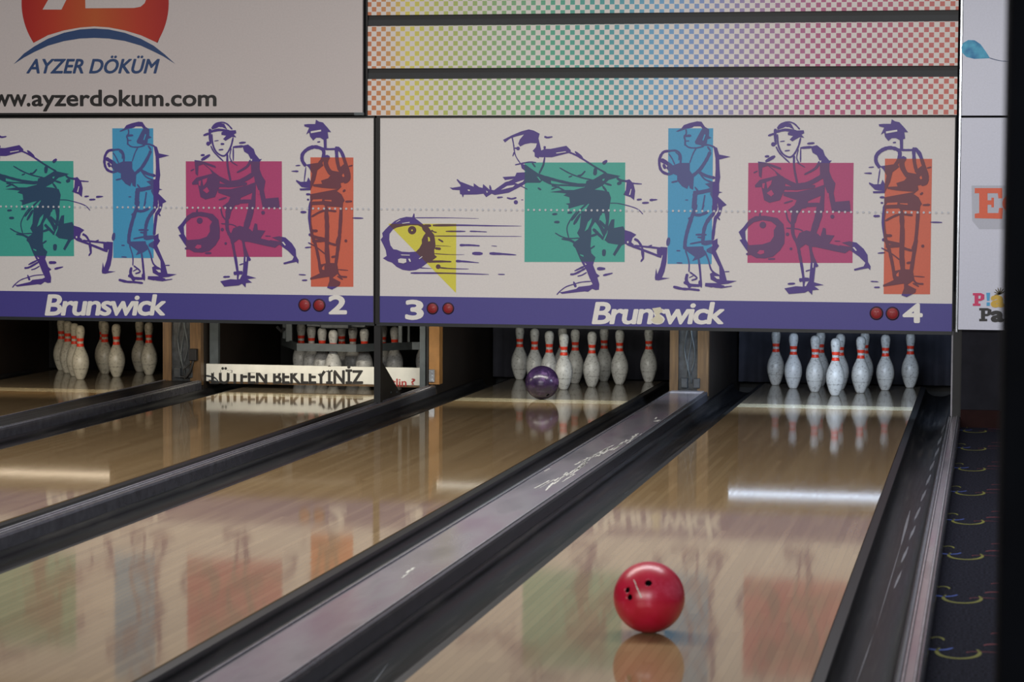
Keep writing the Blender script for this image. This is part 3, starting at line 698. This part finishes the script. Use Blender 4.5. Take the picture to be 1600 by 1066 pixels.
 ('P', [(360, 520), (400, 500), (600, 495), (625, 600), (560, 640), (470, 670), (500, 620), (430, 570)]), ('S', [(388, 540), (430, 680), (430, 800)], 16), ('S', [(545, 640), (560, 760), (578, 985)], 26), ('S', [(612, 540), (660, 650), (700, 780), (800, 850)], 20),
 ('P', [(700, 440), (770, 400), (770, 460), (790, 490), (750, 550), (850, 780), (880, 900), (1000, 907), (900, 940), (800, 950), (790, 740), (710, 590), (640, 560), (640, 530), (710, 490)]),
 ('P', [(680, 820), (720, 800), (800, 845), (810, 960), (700, 985), (620, 970), (625, 930), (770, 932), (690, 890)]), ('h', 'paper', [(730, 850), (790, 852), (795, 885), (765, 882)]),
 ('S', [(800, 985), (870, 978), (942, 968)], 22, 10), ('S', [(710, 968), (850, 975)], 42), ('S', [(852, 797), (912, 795)], 13),
 ('S', [(243, 975), (350, 1000), (450, 1005), (560, 1018)], 34, 24), ('S', [(412, 820), (400, 900), (450, 985)], 30, 50), ('S', [(440, 800), (525, 870), (460, 900)], 20), ('S', [(430, 870), (492, 838)], 13), ('S', [(368, 920), (450, 955), (560, 962)], 34), ('S', [(560, 900), (568, 975)], 38),
 ('S', [(282, 546), (328, 548)], 16), ('S', [(283, 690), (352, 694)], 16)]),
(1150, 185, .1375, [
 ('S', [(470, 115), (510, 65), (590, 42), (660, 60), (725, 125)], 18), ('P', [(465, 130), (500, 80), (560, 45), (625, 60), (665, 130), (600, 98), (540, 108)]), ('h', 'paper', [(520, 120), (560, 98), (610, 105), (620, 120), (560, 112)]), ('S', [(448, 118), (445, 220), (455, 300)], 36, 20), ('S', [(450, 155), (560, 132), (700, 150)], 30), ('S', [(365, 198), (440, 172)], 26), ('C', (424, 295), 25),
 ('P', [(590, 160), (650, 140), (770, 135), (775, 170), (745, 185), (775, 220), (720, 215), (640, 262), (610, 240), (650, 200), (590, 190)]), ('S', [(470, 180), (480, 300), (520, 390), (590, 438), (645, 425), (705, 330), (735, 220)], 20), ('S', [(455, 320), (500, 400), (610, 505)], 17),
 ('S', [(500, 264), (555, 257)], 11), ('S', [(578, 299), (624, 299)], 22), ('S', [(553, 370), (612, 364)], 17), ('S', [(660, 420), (662, 560), (697, 745)], 26), ('S', [(710, 350), (690, 450), (722, 515)], 13), ('S', [(735, 340), (733, 500)], 17), ('S', [(690, 500), (785, 558)], 14),
 ('S', [(730, 337), (870, 325)], 28), ('P', [(850, 320), (920, 305), (990, 360), (1010, 420), (1060, 480), (1090, 478), (1062, 510), (1060, 600), (1090, 680), (1130, 740), (1110, 850), (1130, 960), (1090, 1055), (1060, 900), (1010, 770), (1000, 1060), (930, 1060), (965, 880), (820, 940), (800, 1020), (640, 1045), (690, 930), (540, 880), (540, 835), (700, 835), (900, 790), (1000, 755), (985, 650), (955, 640), (950, 480), (920, 420), (870, 390)]),
 ('P', [(1110, 950), (1290, 935), (1305, 1060), (1090, 1060)]), ('h', 'magenta', [(1030, 850), (1055, 850), (1060, 900), (1035, 900)]), ('h', 'paper', [(950, 480), (970, 478), (968, 500), (952, 502)]),
 ('S', [(955, 490), (900, 570), (775, 640)], 38, 20), ('S', [(1000, 645), (850, 730), (700, 765), (560, 710), (470, 650)], 54), ('S', [(540, 790), (700, 795), (900, 770)], 40),
 ('S', [(335, 492), (445, 428)], 38), ('S', [(328, 434), (378, 430)], 26), ('P', [(250, 490), (330, 500), (400, 520), (510, 560), (515, 585), (430, 560), (380, 540), (500, 640), (560, 690), (560, 800), (500, 930), (380, 960), (320, 930), (290, 780), (220, 785), (215, 760), (270, 700), (470, 650), (440, 600), (360, 540), (300, 560), (290, 680), (262, 655)]),
 ('h', 'magenta', [(345, 725), (410, 702), (398, 750), (358, 800)]), ('h', 'magenta', [(350, 850), (402, 812), (432, 860), (400, 888)]), ('h', 'magenta', [(300, 740), (330, 735), (320, 800), (300, 790)]),
 ('S', [(545, 965), (645, 935)], 20), ('S', [(820, 972), (965, 972)], 26), ('S', [(808, 288), (892, 280)], 24), ('S', [(200, 620), (245, 598)], 16)]),
(1150, 320, .1375, [
 ('H', [(30, 310), (80, 260), (150, 170), (220, 130), (330, 125), (470, 150), (540, 220), (555, 330), (550, 440), (500, 520), (420, 590), (330, 610), (230, 605), (150, 560), (100, 490), (40, 400), (70, 390)], [(105, 300), (140, 250), (200, 200), (300, 175), (400, 190), (460, 240), (430, 290), (430, 360), (390, 420), (300, 450), (150, 460), (110, 390)]),
 ('h', 'magenta', [(240, 550), (270, 515), (320, 520), (322, 550), (280, 566)]), ('C', (305, 230), 37), ('S', [(365, 617), (445, 615)], 22), ('S', [(275, 90), (272, 130)], 12, 30), ('S', [(115, 560), (170, 560)], 26),
 ('P', [(590, 60), (700, -20), (1000, -20), (960, 20), (760, 30), (700, 120), (680, 200), (645, 240), (640, 100)]), ('S', [(650, 100), (645, 250), (650, 340), (700, 450), (722, 560), (748, 700), (770, 860), (772, 935)], 46, 26),
 ('S', [(960, -10), (940, 120), (885, 300), (860, 420)], 78), ('S', [(568, 75), (590, 170), (645, 235)], 18), ('S', [(570, 265), (700, 275), (760, 300)], 14), ('P', [(690, 390), (720, 320), (800, 290), (930, 330), (960, 360), (990, 260), (1020, 270), (1025, 340), (1120, 350), (1060, 440), (1310, 500), (1240, 552), (1130, 530), (900, 480), (850, 480), (790, 450), (720, 500), (700, 440)]),
 ('S', [(840, 450), (860, 560), (900, 660), (925, 705)], 34), ('P', [(830, 480), (870, 560), (905, 700), (885, 880), (1000, 912), (890, 925), (945, 965), (870, 972), (865, 1025), (820, 980), (780, 1000), (600, 1015), (550, 950), (680, 925), (760, 930), (830, 870), (840, 760), (850, 640)]), ('h', 'paper', [(785, 890), (820, 880), (795, 925), (780, 925)]), ('h', 'paper', [(872, 660), (885, 665), (880, 715), (870, 715)]),
 ('S', [(718, 858), (780, 850), (830, 850)], 44), ('S', [(588, 900), (672, 895)], 24), ('S', [(790, 756), (842, 740)], 14),
 ('P', [(1200, 430), (1290, 415), (1370, 430), (1450, 500), (1495, 570), (1500, 650), (1530, 700), (1525, 742), (1500, 720), (1345, 750), (1340, 730), (1450, 700), (1470, 660), (1400, 590), (1300, 520), (1150, 480), (1180, 460), (1310, 480)]), ('h', 'paper', [(1325, 485), (1345, 480), (1375, 520), (1360, 525)]),
 ('P', [(1080, 0), (1300, 0), (1290, 40), (1240, 60), (1090, 40)]), ('C', (1095, 135), 23), ('C', (625, 500), 16), ('C', (585, 335), 20), ('S', [(1118, 412), (1185, 415)], 12)]),
(1350, 185, .13131, [
 ('P', [(175, 70), (230, 65), (320, 65), (330, 10), (370, 35), (420, 45), (480, 110), (525, 165), (480, 165), (490, 240), (465, 250), (465, 380), (430, 380), (425, 260), (380, 235), (330, 235), (290, 270), (250, 220), (240, 170), (200, 195), (240, 110), (180, 95)]), ('h', 'paper', [(262, 155), (395, 135), (397, 156), (262, 180)]),
 ('S', [(343, 290), (382, 285)], 18), ('S', [(190, 590), (145, 520), (150, 440), (220, 375), (320, 350), (420, 392), (410, 500), (340, 590)], 44), ('S', [(380, 362), (470, 377), (600, 375)], 26), ('S', [(590, 345), (600, 520), (632, 650)], 42), ('S', [(600, 355), (660, 420), (710, 560), (748, 680), (740, 760), (680, 790)], 44),
 ('S', [(485, 455), (450, 550), (500, 660), (570, 700)], 60), ('S', [(190, 600), (165, 785)], 15), ('P', [(190, 570), (400, 540), (420, 580), (340, 640), (310, 760), (280, 820), (245, 890), (110, 892), (105, 868), (235, 862), (180, 858), (130, 850), (60, 780), (60, 760), (120, 785), (200, 782), (220, 728), (250, 780), (270, 680), (230, 610)]),
 ('P', [(385, 770), (480, 740), (520, 690), (500, 640), (620, 660), (640, 600), (720, 540), (760, 690), (740, 780), (640, 800), (650, 850), (590, 900), (650, 940), (690, 1020), (650, 1070), (240, 1070), (240, 940), (600, 875), (400, 860), (280, 840), (280, 815), (400, 810)]),
 ('h', 'orange', [(260, 1032), (280, 1006), (400, 1000), (395, 1026)]), ('h', 'orange', [(430, 1010), (520, 1012), (520, 1030), (430, 1020)]), ('h', 'orange', [(660, 705), (680, 680), (695, 715), (675, 728)]),
 ('S', [(55, 584), (118, 579)], 15), ('S', [(0, 652), (92, 654)], 8, 30), ('S', [(188, 940), (245, 940)], 26), ('S', [(198, 1006), (228, 1006)], 22), ('S', [(748, 592), (802, 580)], 18), ('S', [(668, 908), (702, 884)], 26), ('S', [(698, 1032), (788, 1028)], 26)]),
(1350, 320, .13598, [
 ('P', [(240, -10), (650, -10), (640, 70), (420, 60), (400, 40), (250, 45)]), ('S', [(240, 0), (222, 200), (250, 400), (290, 520), (330, 700), (352, 865)], 42, 34), ('S', [(245, 185), (400, 112), (560, 122)], 26), ('S', [(430, 60), (440, 300), (435, 600), (460, 870)], 50, 60), ('S', [(622, 60), (610, 250), (590, 450), (560, 650), (530, 850)], 42),
 ('S', [(240, 355), (322, 355)], 34), ('S', [(208, 395), (300, 432), (440, 460)], 34), ('S', [(250, 482), (420, 470), (460, 500), (560, 530)], 38, 26), ('S', [(198, 495), (300, 550), (420, 640)], 15), ('S', [(605, 395), (560, 535)], 50),
 ('P', [(330, 765), (440, 740), (560, 745), (580, 860), (500, 920), (600, 970), (590, 1010), (490, 1062), (430, 1040), (460, 960), (460, 905), (220, 942), (220, 920), (300, 885), (350, 860)]), ('h', 'orange', [(370, 800), (400, 770), (400, 825), (375, 822)]),
 ('S', [(570, 820), (698, 830)], 12), ('S', [(560, 840), (600, 900), (685, 910)], 22), ('S', [(560, 900), (630, 940)], 20), ('S', [(488, 672), (552, 660)], 26), ('S', [(108, 130), (182, 130)], 28), ('S', [(158, 557), (242, 550)], 16), ('S', [(760, 200), (897, 203)], 16), ('S', [(75, 880), (165, 885)], 14), ('S', [(115, 950), (182, 948)], 18), ('C', (675, 475), 18)]),
]


def text_mesh(name, s, box, y, mat, parent, shear=0, offset=0, T=pl, spacing=1.0, thick=0.0):
    """lettering stretched to the box (x0, y0, x1, y1) given on the panel"""
    cu = bpy.data.curves.new('t', 'FONT'); cu.body = s; cu.shear = shear;  cu.size = 1; cu.space_character = spacing
    cu.resolution_u = 4
    o = bpy.data.objects.new('t', cu); COL.objects.link(o); bpy.context.view_layer.update()
    me = bpy.data.meshes.new_from_object(o.evaluated_get(bpy.context.evaluated_depsgraph_get()))
    bpy.data.objects.remove(o)
    xs = [v.co.x for v in me.vertices]; ys = [v.co.y for v in me.vertices]
    x0, x1, y0, y1 = min(xs), max(xs), min(ys), max(ys)
    mb = MB(); vs = []
    for v in me.vertices:
        px = box[0]+(v.co.x-x0)/(x1-x0)*(box[2]-box[0]); py = box[3]-(v.co.y-y0)/(y1-y0)*(box[3]-box[1])
        a, b = T((px, py)); vs.append((a, y, b))
    fs = []
    for p in me.polygons:
        q = list(p.vertices); nrm = 0
        for i in range(len(q)):
            a = vs[q[i]]; b = vs[q[(i+1) % len(q)]]; nrm += a[0]*b[2]-b[0]*a[2]
        fs.append(q if nrm > 0 else q[::-1])
    wpx = offset*abs(box[2]-box[0])/(x1-x0)*.9
    for j, (ox, oy) in enumerate(((0, 0), (1, 0), (-1, 0), (0, .8), (0, -.8), (.7, .6), (-.7, .6), (.7, -.6), (-.7, -.6)) if offset else ((0, 0),)):
        sx = wpx*ox*14.4/F_PX; sz = wpx*oy*14.4/F_PX
        mb.add([(a+sx, b-.00003*j, c+sz) for a, b, c in vs], fs)
    return mb.build(name, mat, parent)

W_PAIR = 3.436
BL = [  # colour blocks in pixel corners TL, TR, BR, BL
    ('green_block', 'teal', [(820, 254), (977, 254), (976, 409.5), (819.5, 409.5)], (40, 70, 100)),
    ('blue_block', 'blue', [(1044.3, 200.5), (1114.4, 200.5), (1112, 412.8), (1043, 412.5)], (72, 78, 132)),
    ('magenta_block', 'magenta', [(1169.3, 254.5), (1333.8, 254.5), (1332, 411), (1167.9, 410.8)], (92, 58, 104)),
    ('orange_block', 'orange', [(1382.8, 248), (1456.4, 248.3), (1453.3, 460), (1380.6, 459.6)], (104, 52, 66)),
    ('yellow_block', 'yellow', [(606.5, 349.8), (713, 349.8), (712.5, 458)], (82, 52, 60))]
def masking_unit(k, label, numbers):
    X0, X1 = -2.634, .789; Zb, Zt = .545, 1.775
    r = empty('masking_unit', ((X0+X1)/2, YM, Zb), label, 'sign panel')
    MB().box(X0+.004, X1-.004, YM, YM+.03, Zb, Zt).build('panel', M['paper'], r)
    MB().box(X0-.008, X0+.020, YM-.006, YM+.03, Zb-.01, Zt).build('side_edge', M['black'], r)
    MB().box(X1-.006, X1, YM-.006, YM+.03, Zb-.01, Zt).build('side_edge', M['black'], r)
    MB().box(X0, X1, YM-.006, YM+.03, Zt, Zt+.010).build('top_edge', M['black'], r)
    MB().box(X0, X1, YM-.004, YM+.05, Zb-.020, Zb).build('lower_rail', M['beam'], r)
    # stripe
    a, b = pl((590, 465.7)), pl((1488, 471.5))
    zt = (a[1]+b[1])/2
    MB().box(X0+.011, X1-.005, YM-.0012, YM, Zb, zt).build('violet_stripe', M['stripe'], r)
    inkb = []
    for nm, m, pts, col in BL:
        q = [pl(p) for p in pts]
        MB().poly([q], YM-.0012).build(nm, M[m], r)
        if len(q) == 4: inkb.append((q[0][0], q[2][1], q[1][0], q[0][1], col))
    yq = [pl(p) for p in BL[4][2]]; inkb.append((yq[0][0], yq[2][1], yq[1][0], yq[0][1], BL[4][3]))
    # overprint tint is set in the ink's own coordinates
    org = parent_world(r)
    im = ink_material([(a_-org.x, b_-org.z, c_-org.x, d_-org.z, c5) for a_, b_, c_, d_, c5 in inkb])
    mb = MB(); hk = ('paper', 'yellow', 'magenta', 'orange', 'teal', 'blue'); yy = 0
    for (ox, oy, sc, items) in ART:
        T = lambda p, ox=ox, oy=oy, sc=sc: pl((ox+p[0]*sc, oy+p[1]*sc))
        for it in items:
            yy += 1
            yk = YM-.0015-.00001*yy
            if it[0] == 'S': stroke(mb, it[1], it[2], yk, it[3] if len(it) > 3 else None, T)
            elif it[0] == 'P': mb.poly([it[1]], yk, 0, T)
            elif it[0] == 'H': mb.poly([it[1], it[2]], yk, 0, T)
            elif it[0] == 'C': disc(mb, it[1], it[2], yk, T)
            elif it[0] == 'h': mb.poly([it[2]], YM-.0056, 1+hk.index(it[1]), T)
    mb.build('bowler_drawing', [im]+[M[k2] for k2 in hk], r)
    # dotted line
    md = MB(); z = pl((1040, 329.5))[1]; n = int((X1-X0)/.0346)
    for j in range(n): disc(md, (X0+.03+.0346*j, z), .0068, YM-.0066, lambda p: p, 10)
    md.build('dotted_line', M['dot'], r)
    text_mesh('maker_lettering', 'Brunswick', (926, 473, 1131, 506), YM-.0026, M['letter'], r, shear=.16, offset=.028, spacing=.88)
    if k == 0: MB().poly([[(1019, 482), (1032, 480), (1036, 486), (1030, 491), (1037, 499), (1034, 506), (1022, 505), (1017, 500), (1025, 493)]], YM-.0036, 0, pl).build('tape_patch', printed('ivory_tape', (206, 200, 176)), r)
    for s, box in numbers: text_mesh('lane_number', s, box, YM-.0026, M['letter'], r, offset=.032)
    for (cx, cy, rr) in ((676, 482, 8.6), (700.5, 482, 8.6), (1369.5, 489.5, 9.4), (1394.5, 490, 9.4)):
        c = pl((cx, cy)); rad = rr*16/F_PX
        m2 = MB().lathe([(rad, 0), (rad, .004), (rad*.86, .006)], seg=24)
        m2.v = [(c[0]+x_, YM-z_, c[1]+y_) for x_, y_, z_ in m2.v]; m2.f = [f[::-1] for f in m2.f]
        m2.build('lamp_ring', M['lens_ring'], r)
        m3 = MB().lathe([(rad*.86, .004), (rad*.75, .007), (rad*.45, .0095), (.001, .0105)], seg=24)
        m3.v = [(c[0]+x_, YM-z_, c[1]+y_) for x_, y_, z_ in m3.v]; m3.f = [f[::-1] for f in m3.f]
        m3.build('indicator_lamp', M['red_lens'], r)
    if k:
        r.location.x -= W_PAIR*k
    return r
masking_unit(0, 'masking panel with bowler drawings over lanes 3 and 4, yellow ball at its left', [('3', (635, 470, 660.5, 498.5)), ('4', (1412, 475.5, 1440, 503.5))])
masking_unit(1, 'masking panel with bowler drawings over lane 2, cut off by the left edge', [('1', (640, 470, 655, 498)), ('2', (1412, 475, 1440, 503.5))])

# ------------------------------------------------------------------ rainbow display above lanes 3 and 4
r = empty('rainbow_display', (-.93, YM, 1.79), 'rainbow checkered slat display above the panel of lanes 3 and 4', 'sign panel')
x0, x1 = -2.688, .792
SL = [(1.788, 2.006), (2.070, 2.322), (2.387, 2.64)]
for a, b in SL: MB().box(x0, x1, YM-.012, YM+.02, a, b).build('slat', M['rainbow'], r)
for (a, b), (c, d) in zip(SL, SL[1:]):
    MB().box(x0, x1, YM-.004, YM+.02, b, b+(c-b)*.58).build('grey_rail', M['beam'], r)
    MB().box(x0, x1, YM+.004, YM+.02, b+(c-b)*.58, c).build('shadow_gap', M['black'], r)
MB().box(x0-.012, x0, YM-.014, YM+.02, 1.788, 2.64).build('side_edge', M['black'], r)
r2 = empty('edge_trim', (.81, YM, .56), 'narrow silver upright trim between rainbow display and white posters', 'trim')
MB().box(.803, .818, YM-.012, YM+.02, .54, 2.64, bev=.003).build('trim_strip', M['chrome'], r2)

# ------------------------------------------------------------------ white banner above lanes 1 and 2
bx0, bx1, bz0, bz1 = -6.2, -2.716, 1.806, 2.75
YB = YM-.03
r = empty('advertising_banner', ((bx0+bx1)/2, YB, bz0), 'white advertising banner with red logo and web address above lanes 1 and 2', 'banner')
MB().box(bx0, bx1, YB, YB+.03, bz0, bz1).build('banner_face', M['banner'], r)
MB().box(bx0, bx1+.006, YB-.004, YB+.03, bz0-.014, bz0-.002).build('lower_edge', M['black'], r)
MB().box(bx1-.05, bx1+.010, YB-.008, YB+.03, bz0-.016, bz0+.0).build('corner_clip', M['steel'], r)
TB = lambda p: pl((p[0]*.25, p[1]*.25), YB)
t = NT('red_orange_gradient_print'); tc = t.n('ShaderNodeTexCoord'); sp_ = t.n('ShaderNodeSeparateXYZ'); t.l(tc.outputs['Object'], sp_.inputs[0])
cx_ = TB((595, 0))[0]-(bx0+bx1)/2
g = t.math('DIVIDE', t.math('ABSOLUTE', t.math('SUBTRACT', sp_.outputs[0], cx_)), .45)
t.l(t.ramp(g, [(0, rgba((190, 92, 48), 1.15)), (.6, rgba((186, 62, 42), 1.15)), (1, rgba((172, 42, 38), 1.15))]), t.b.inputs['Base Color']); t.b.inputs['Roughness'].default_value = .3
C_ = (595, 16); Rr = 460
circ = []
for k in range(61):
    a = math.radians(-147+ (360-66)*k/60)  # open towards the arc
    circ.append((C_[0]+Rr*math.cos(a-math.radians(0)), C_[1]-Rr*math.sin(a)))
# disc above the white crescent
top = [(C_[0]+Rr*math.cos(math.radians(a)), C_[1]-Rr*math.sin(math.radians(a))) for a in range(-33, 214, 4)]
low = [(210, 268), (300, 220), (400, 190), (500, 172), (590, 165), (680, 171), (780, 190), (880, 220), (985, 268)]
MB().poly([top+low], YB-.0012, 0, TB).build('logo_disc', t.m, r)
mb = MB().poly([[(267, 60), (385, 60), (480, -130), (375, -130)]], YB-.0024, 0, TB)
mb.poly([[(535, 52), (840, 50), (880, 42), (905, 20), (920, -20), (930, -130), (530, -130)]], YB-.0024, 0, TB)
mb.build('logo_symbol', M['banner'], r)
mb = MB().poly([[(85, 402), (150, 335), (215, 290), (300, 242), (400, 205), (500, 184), (590, 178), (680, 184), (780, 205), (880, 242), (960, 285), (1030, 340), (1096, 400),
                 (1020, 352), (960, 322), (880, 285), (780, 256), (680, 241), (590, 237), (500, 241), (400, 257), (300, 286), (215, 325), (150, 360)]], YB-.0012, 0, TB)
mb.build('logo_arc', M['navy'], r)
TP = lambda p: pl(p, YB)
text_mesh('company_lettering', 'AYZER DÖKÜM', (42, 87.5, 249, 114.5), YB-.0014, M['navy'], r, shear=.28, offset=.034, T=TP)
text_mesh('web_address', 'ayzerdokum.com', (50.5, 141, 337.5, 173.5), YB-.0014, M['text_black'], r, offset=.028, T=TP)
text_mesh('web_address', 'www.', (-36, 148, 47, 166), YB-.0014, M['text_black'], r, offset=.028, T=TP)

# ------------------------------------------------------------------ white posters right of the machines
YP = -2.02
TQ = lambda p: pl(p, YP)
def zz(y, x=1530): return TQ((x, y))[1]
px0 = TQ((1500.5, 300))[0]
r = empty('poster', (px0+.2, YP, zz(515)), 'white poster with orange letter E and playroom lettering beside lane 4 panel', 'poster')
MB().box(px0, px0+.6, YP, YP+.03, zz(515.5), zz(184)).build('board', M['poster'], r)
MB().poly([[(1518, 290), (1572, 290), (1574, 358), (1530, 358), (1519, 345)]], YP-.0012, 0, TQ).build('letter_shadow', M['poster_shadow'], r)
E_ = [(1523, 294), (1566, 294), (1566, 310), (1560, 310), (1559, 302), (1543, 302), (1543, 313), (1549, 313), (1549, 309), (1553, 309), (1553, 324), (1549, 324), (1549, 320), (1543, 320), (1543, 333), (1560, 333), (1561, 325), (1567, 325), (1566, 342), (1523, 341), (1523, 334), (1530, 333), (1530, 302), (1523, 302)]
mb = MB().poly([E_], YP-.0024, 0, TQ); disc(mb, (1580, 318), 14, YP-.0024, TQ)
mb.build('orange_lettering', M['poster_orange'], r)
def slab_P(x, y, w_, h_, m, name='printed_letter'):
    o_ = [(x, y), (x+w_*.7, y), (x+w_, y+h_*.12), (x+w_, y+h_*.48), (x+w_*.7, y+h_*.62), (x+w_*.48, y+h_*.62), (x+w_*.48, y+h_*.82), (x+w_*.66, y+h_*.82), (x+w_*.66, y+h_), (x, y+h_), (x, y+h_*.82), (x+w_*.15, y+h_*.82), (x+w_*.15, y+h_*.18), (x, y+h_*.18)]
    i_ = [(x+w_*.48, y+h_*.2), (x+w_*.48, y+h_*.44), (x+w_*.66, y+h_*.44), (x+w_*.7, y+h_*.2)]
    MB().poly([o_, i_], YP-.0024, 0, TQ).build(name, m, r)
slab_P(1520, 458, 18, 20, M['poster_pink']); slab_P(1530, 481.5, 19, 20.5, M['text_black'])
MB().poly([[(1541, 457.5), (1547, 457.5), (1546, 470), (1542, 470)]], YP-.0024, 0, TQ).poly([[(1541.5, 472.5), (1546.5, 472.5), (1546.5, 478), (1541.5, 478)]], YP-.0024, 0, TQ).build('printed_letter', M['poster_blue'], r)
text_mesh('printed_letter', 'a', (1550, 463, 1568, 479), YP-.0024, M['poster_ochre'], r, offset=.05, T=TQ)
text_mesh('printed_letter', 'y', (1570, 463, 1586, 484), YP-.0024, M['poster_orange'], r, offset=.05, T=TQ)
text_mesh('printed_letter', 'a', (1550, 487, 1567, 502), YP-.0024, M['text_black'], r, offset=.05, T=TQ)
mb = MB()
for k in range(7):
    a = R(200-30*k); stroke(mb, [(1562, 460), (1562+9*math.cos(a), 458-9*math.sin(a))], 2.4, YP-.0024, 1.2, TQ)
mb.build('crown_mark', plain('dark_olive_print', (96, 84, 52), .5), r)
r = empty('poster', (px0+.2, YP, zz(181)), 'white poster with a blue droplet, above the poster with orange E', 'poster')
MB().box(px0, px0+.6, YP, YP+.03, zz(180.5), zz(-60)).build('board', M['poster'], r)
dr = [(1502, 74), (1505, 67), (1513, 62.5), (1523, 63), (1532, 69), (1540, 80), (1547, 91), (1536, 91.5), (1522, 92), (1510, 89), (1503, 82)]
t = NT('droplet_blue_print'); tc = t.n('ShaderNodeTexCoord'); s3 = t.n('ShaderNodeSeparateXYZ'); t.l(tc.outputs['Object'], s3.inputs[0])
nz = t.noise(t.coords(), 18, 2)
t.l(t.ramp(nz, [(.35, rgba((46, 120, 170), WK)), (.65, rgba((84, 176, 206), WK))]), t.b.inputs['Base Color'])
MB().poly([dr], YP-.0012, 0, TQ).build('blue_droplet', t.m, r)
mb = MB(); stroke(mb, [(1546, 90.5), (1558, 94), (1572, 96), (1590, 97)], 1.3, YP-.0012, .8, TQ); mb.build('droplet_tail', M['navy'], r)

# ------------------------------------------------------------------ lane 2: message board, machine frame, bracket
YS = -.40
TS = lambda p: pl(p, YS)
bl, br_ = TS((322, 598))[0], TS((662.5, 606))[0]
zt, zb = .160, .042
r = empty('message_board', ((bl+br_)/2, YS, zb), 'white message board with worn black letters across the second lane', 'sign board')
MB().box(bl, br_, YS, YS+.025, zb, zt, bev=.003).build('board', M['board_white'], r)
MB().box(bl+.02, br_-.02, YS+.004, YS+.03, zb-.014, zb).build('lower_lip', M['wood'], r)
text_mesh('black_lettering', 'LÜTFEN BEKLEYİNİZ', (331, 572, 566.5, 599.5), YS-.002, M['board_text'], r, offset=.05, T=TS)
mb = MB()
random.seed(3)
def patch(xa, xb, ya, yb):
    n = 16; top_ = [(xa+(xb-xa)*k/n, ya) for k in range(n+1)]; bot = [(px, yb+random.uniform(-1.6, 1.6)) for px, _ in top_][::-1]
    mb.poly([top_+bot], YS-.003, 0, TS)
patch(329, 344.5, 574, 583); patch(345, 362, 579, 582); patch(363, 500, 574, 583.5); patch(500, 522, 573, 579)
mb.build('worn_patch', M['board_white'], r)
text_mesh('red_lettering', 'tlin', (612, 592, 635, 604), YS-.002, M['board_red'], r, offset=.02, T=TS)
text_mesh('red_lettering', '?', (643, 592, 648.5, 601), YS-.002, M['board_red'], r, offset=.02, T=TS)
mb = MB()
stroke(mb, [(322, 587), (335, 590), (342, 597)], 3.0, YS-.0032, 1.5, TS); stroke(mb, [(326, 594), (350, 598)], 2.5, YS-.0032, 1.2, TS)
mb.build('scratch', M['steel_dk'], r)
# machine frame behind
r = empty('pinsetter_frame', (-3.43, -.1, .25), 'grey angled steel pinsetter frame hanging behind the message board', 'pinsetter')
pts = [(-3.94, .45), (-3.66, -.12), (-3.24, -.12), (-2.93, .22), (-2.74, .24)]
z0, z1 = .240, .292
mb = MB()
for (a, b), (c, d) in zip(pts, pts[1:]):
    L_ = math.hypot(c-a, d-b); nx, ny = -(d-b)/L_*.02, (c-a)/L_*.02
    vs = [(a, b, z0), (c, d, z0), (c, d, z1), (a, b, z1), (a+nx, b+ny, z0), (c+nx, d+ny, z0), (c+nx, d+ny, z1), (a+nx, b+ny, z1)]
    mb.add(vs, [(0, 1, 2, 3), (5, 4, 7, 6), (4, 0, 3, 7), (1, 5, 6, 2), (3, 2, 6, 7), (4, 5, 1, 0)])
mb.build('angled_bar', M['steel'], r)
for (x, y, w_) in ((-3.90, .40, .035), (-3.80, .16, .045), (-3.00, .16, .03), (-2.96, .24, .02)):
    MB().box(x-w_/2, x+w_/2, y, y+.03, z1-.01, .76, bev=.004).build('hanger', M['steel'], r)
mb = MB().box(-3.62, -3.20, -.02, .50, .40, .43, bev=.006); mb.box(-3.50, -3.30, -.10, .0, .395, .44, bev=.006)
mb.build('carrier_plate', M['steel_dk'], r)
for k in range(6):
    MB().lathe([(.045, 0), (.05, .03), (.05, .09), (.03, .10)], c=(-3.70+.15*k, .35+.1*(k % 2), .43), seg=16).build('pin_cup', M['black'], r)
MB().tube([(-3.96, .42, .37), (-3.92, .40, .34), (-3.90, .38, .36)], .012).build('bolt', M['chrome'], r)
# black bracket plate
r = empty('support_bracket', (-2.645, -1.9, .055), 'black steel support bracket standing on the rail right of the message board', 'bracket')
MB().box(-2.652, -2.612, -1.925, -1.87, .056, .524).build('upright', M['black'], r)
mb = MB().add([(-2.650, -1.9, .056), (-2.650, -1.28, .056), (-2.650, -1.9, .36), (-2.640, -1.9, .056), (-2.640, -1.28, .056), (-2.640, -1.9, .36)], [(0, 2, 1), (3, 4, 5), (0, 1, 4, 3), (1, 2, 5, 4), (2, 0, 3, 5)])
mb.build('gusset_plate', M['black'], r)
mb = MB()
for (yy, zz_) in ((-1.80, .10), (-1.55, .09), (-1.82, .28), (-1.40, .08)): mb.tube([(-2.640, yy, zz_), (-2.636, yy, zz_)], .006, 8)
mb.build('bolt', M['steel'], r)
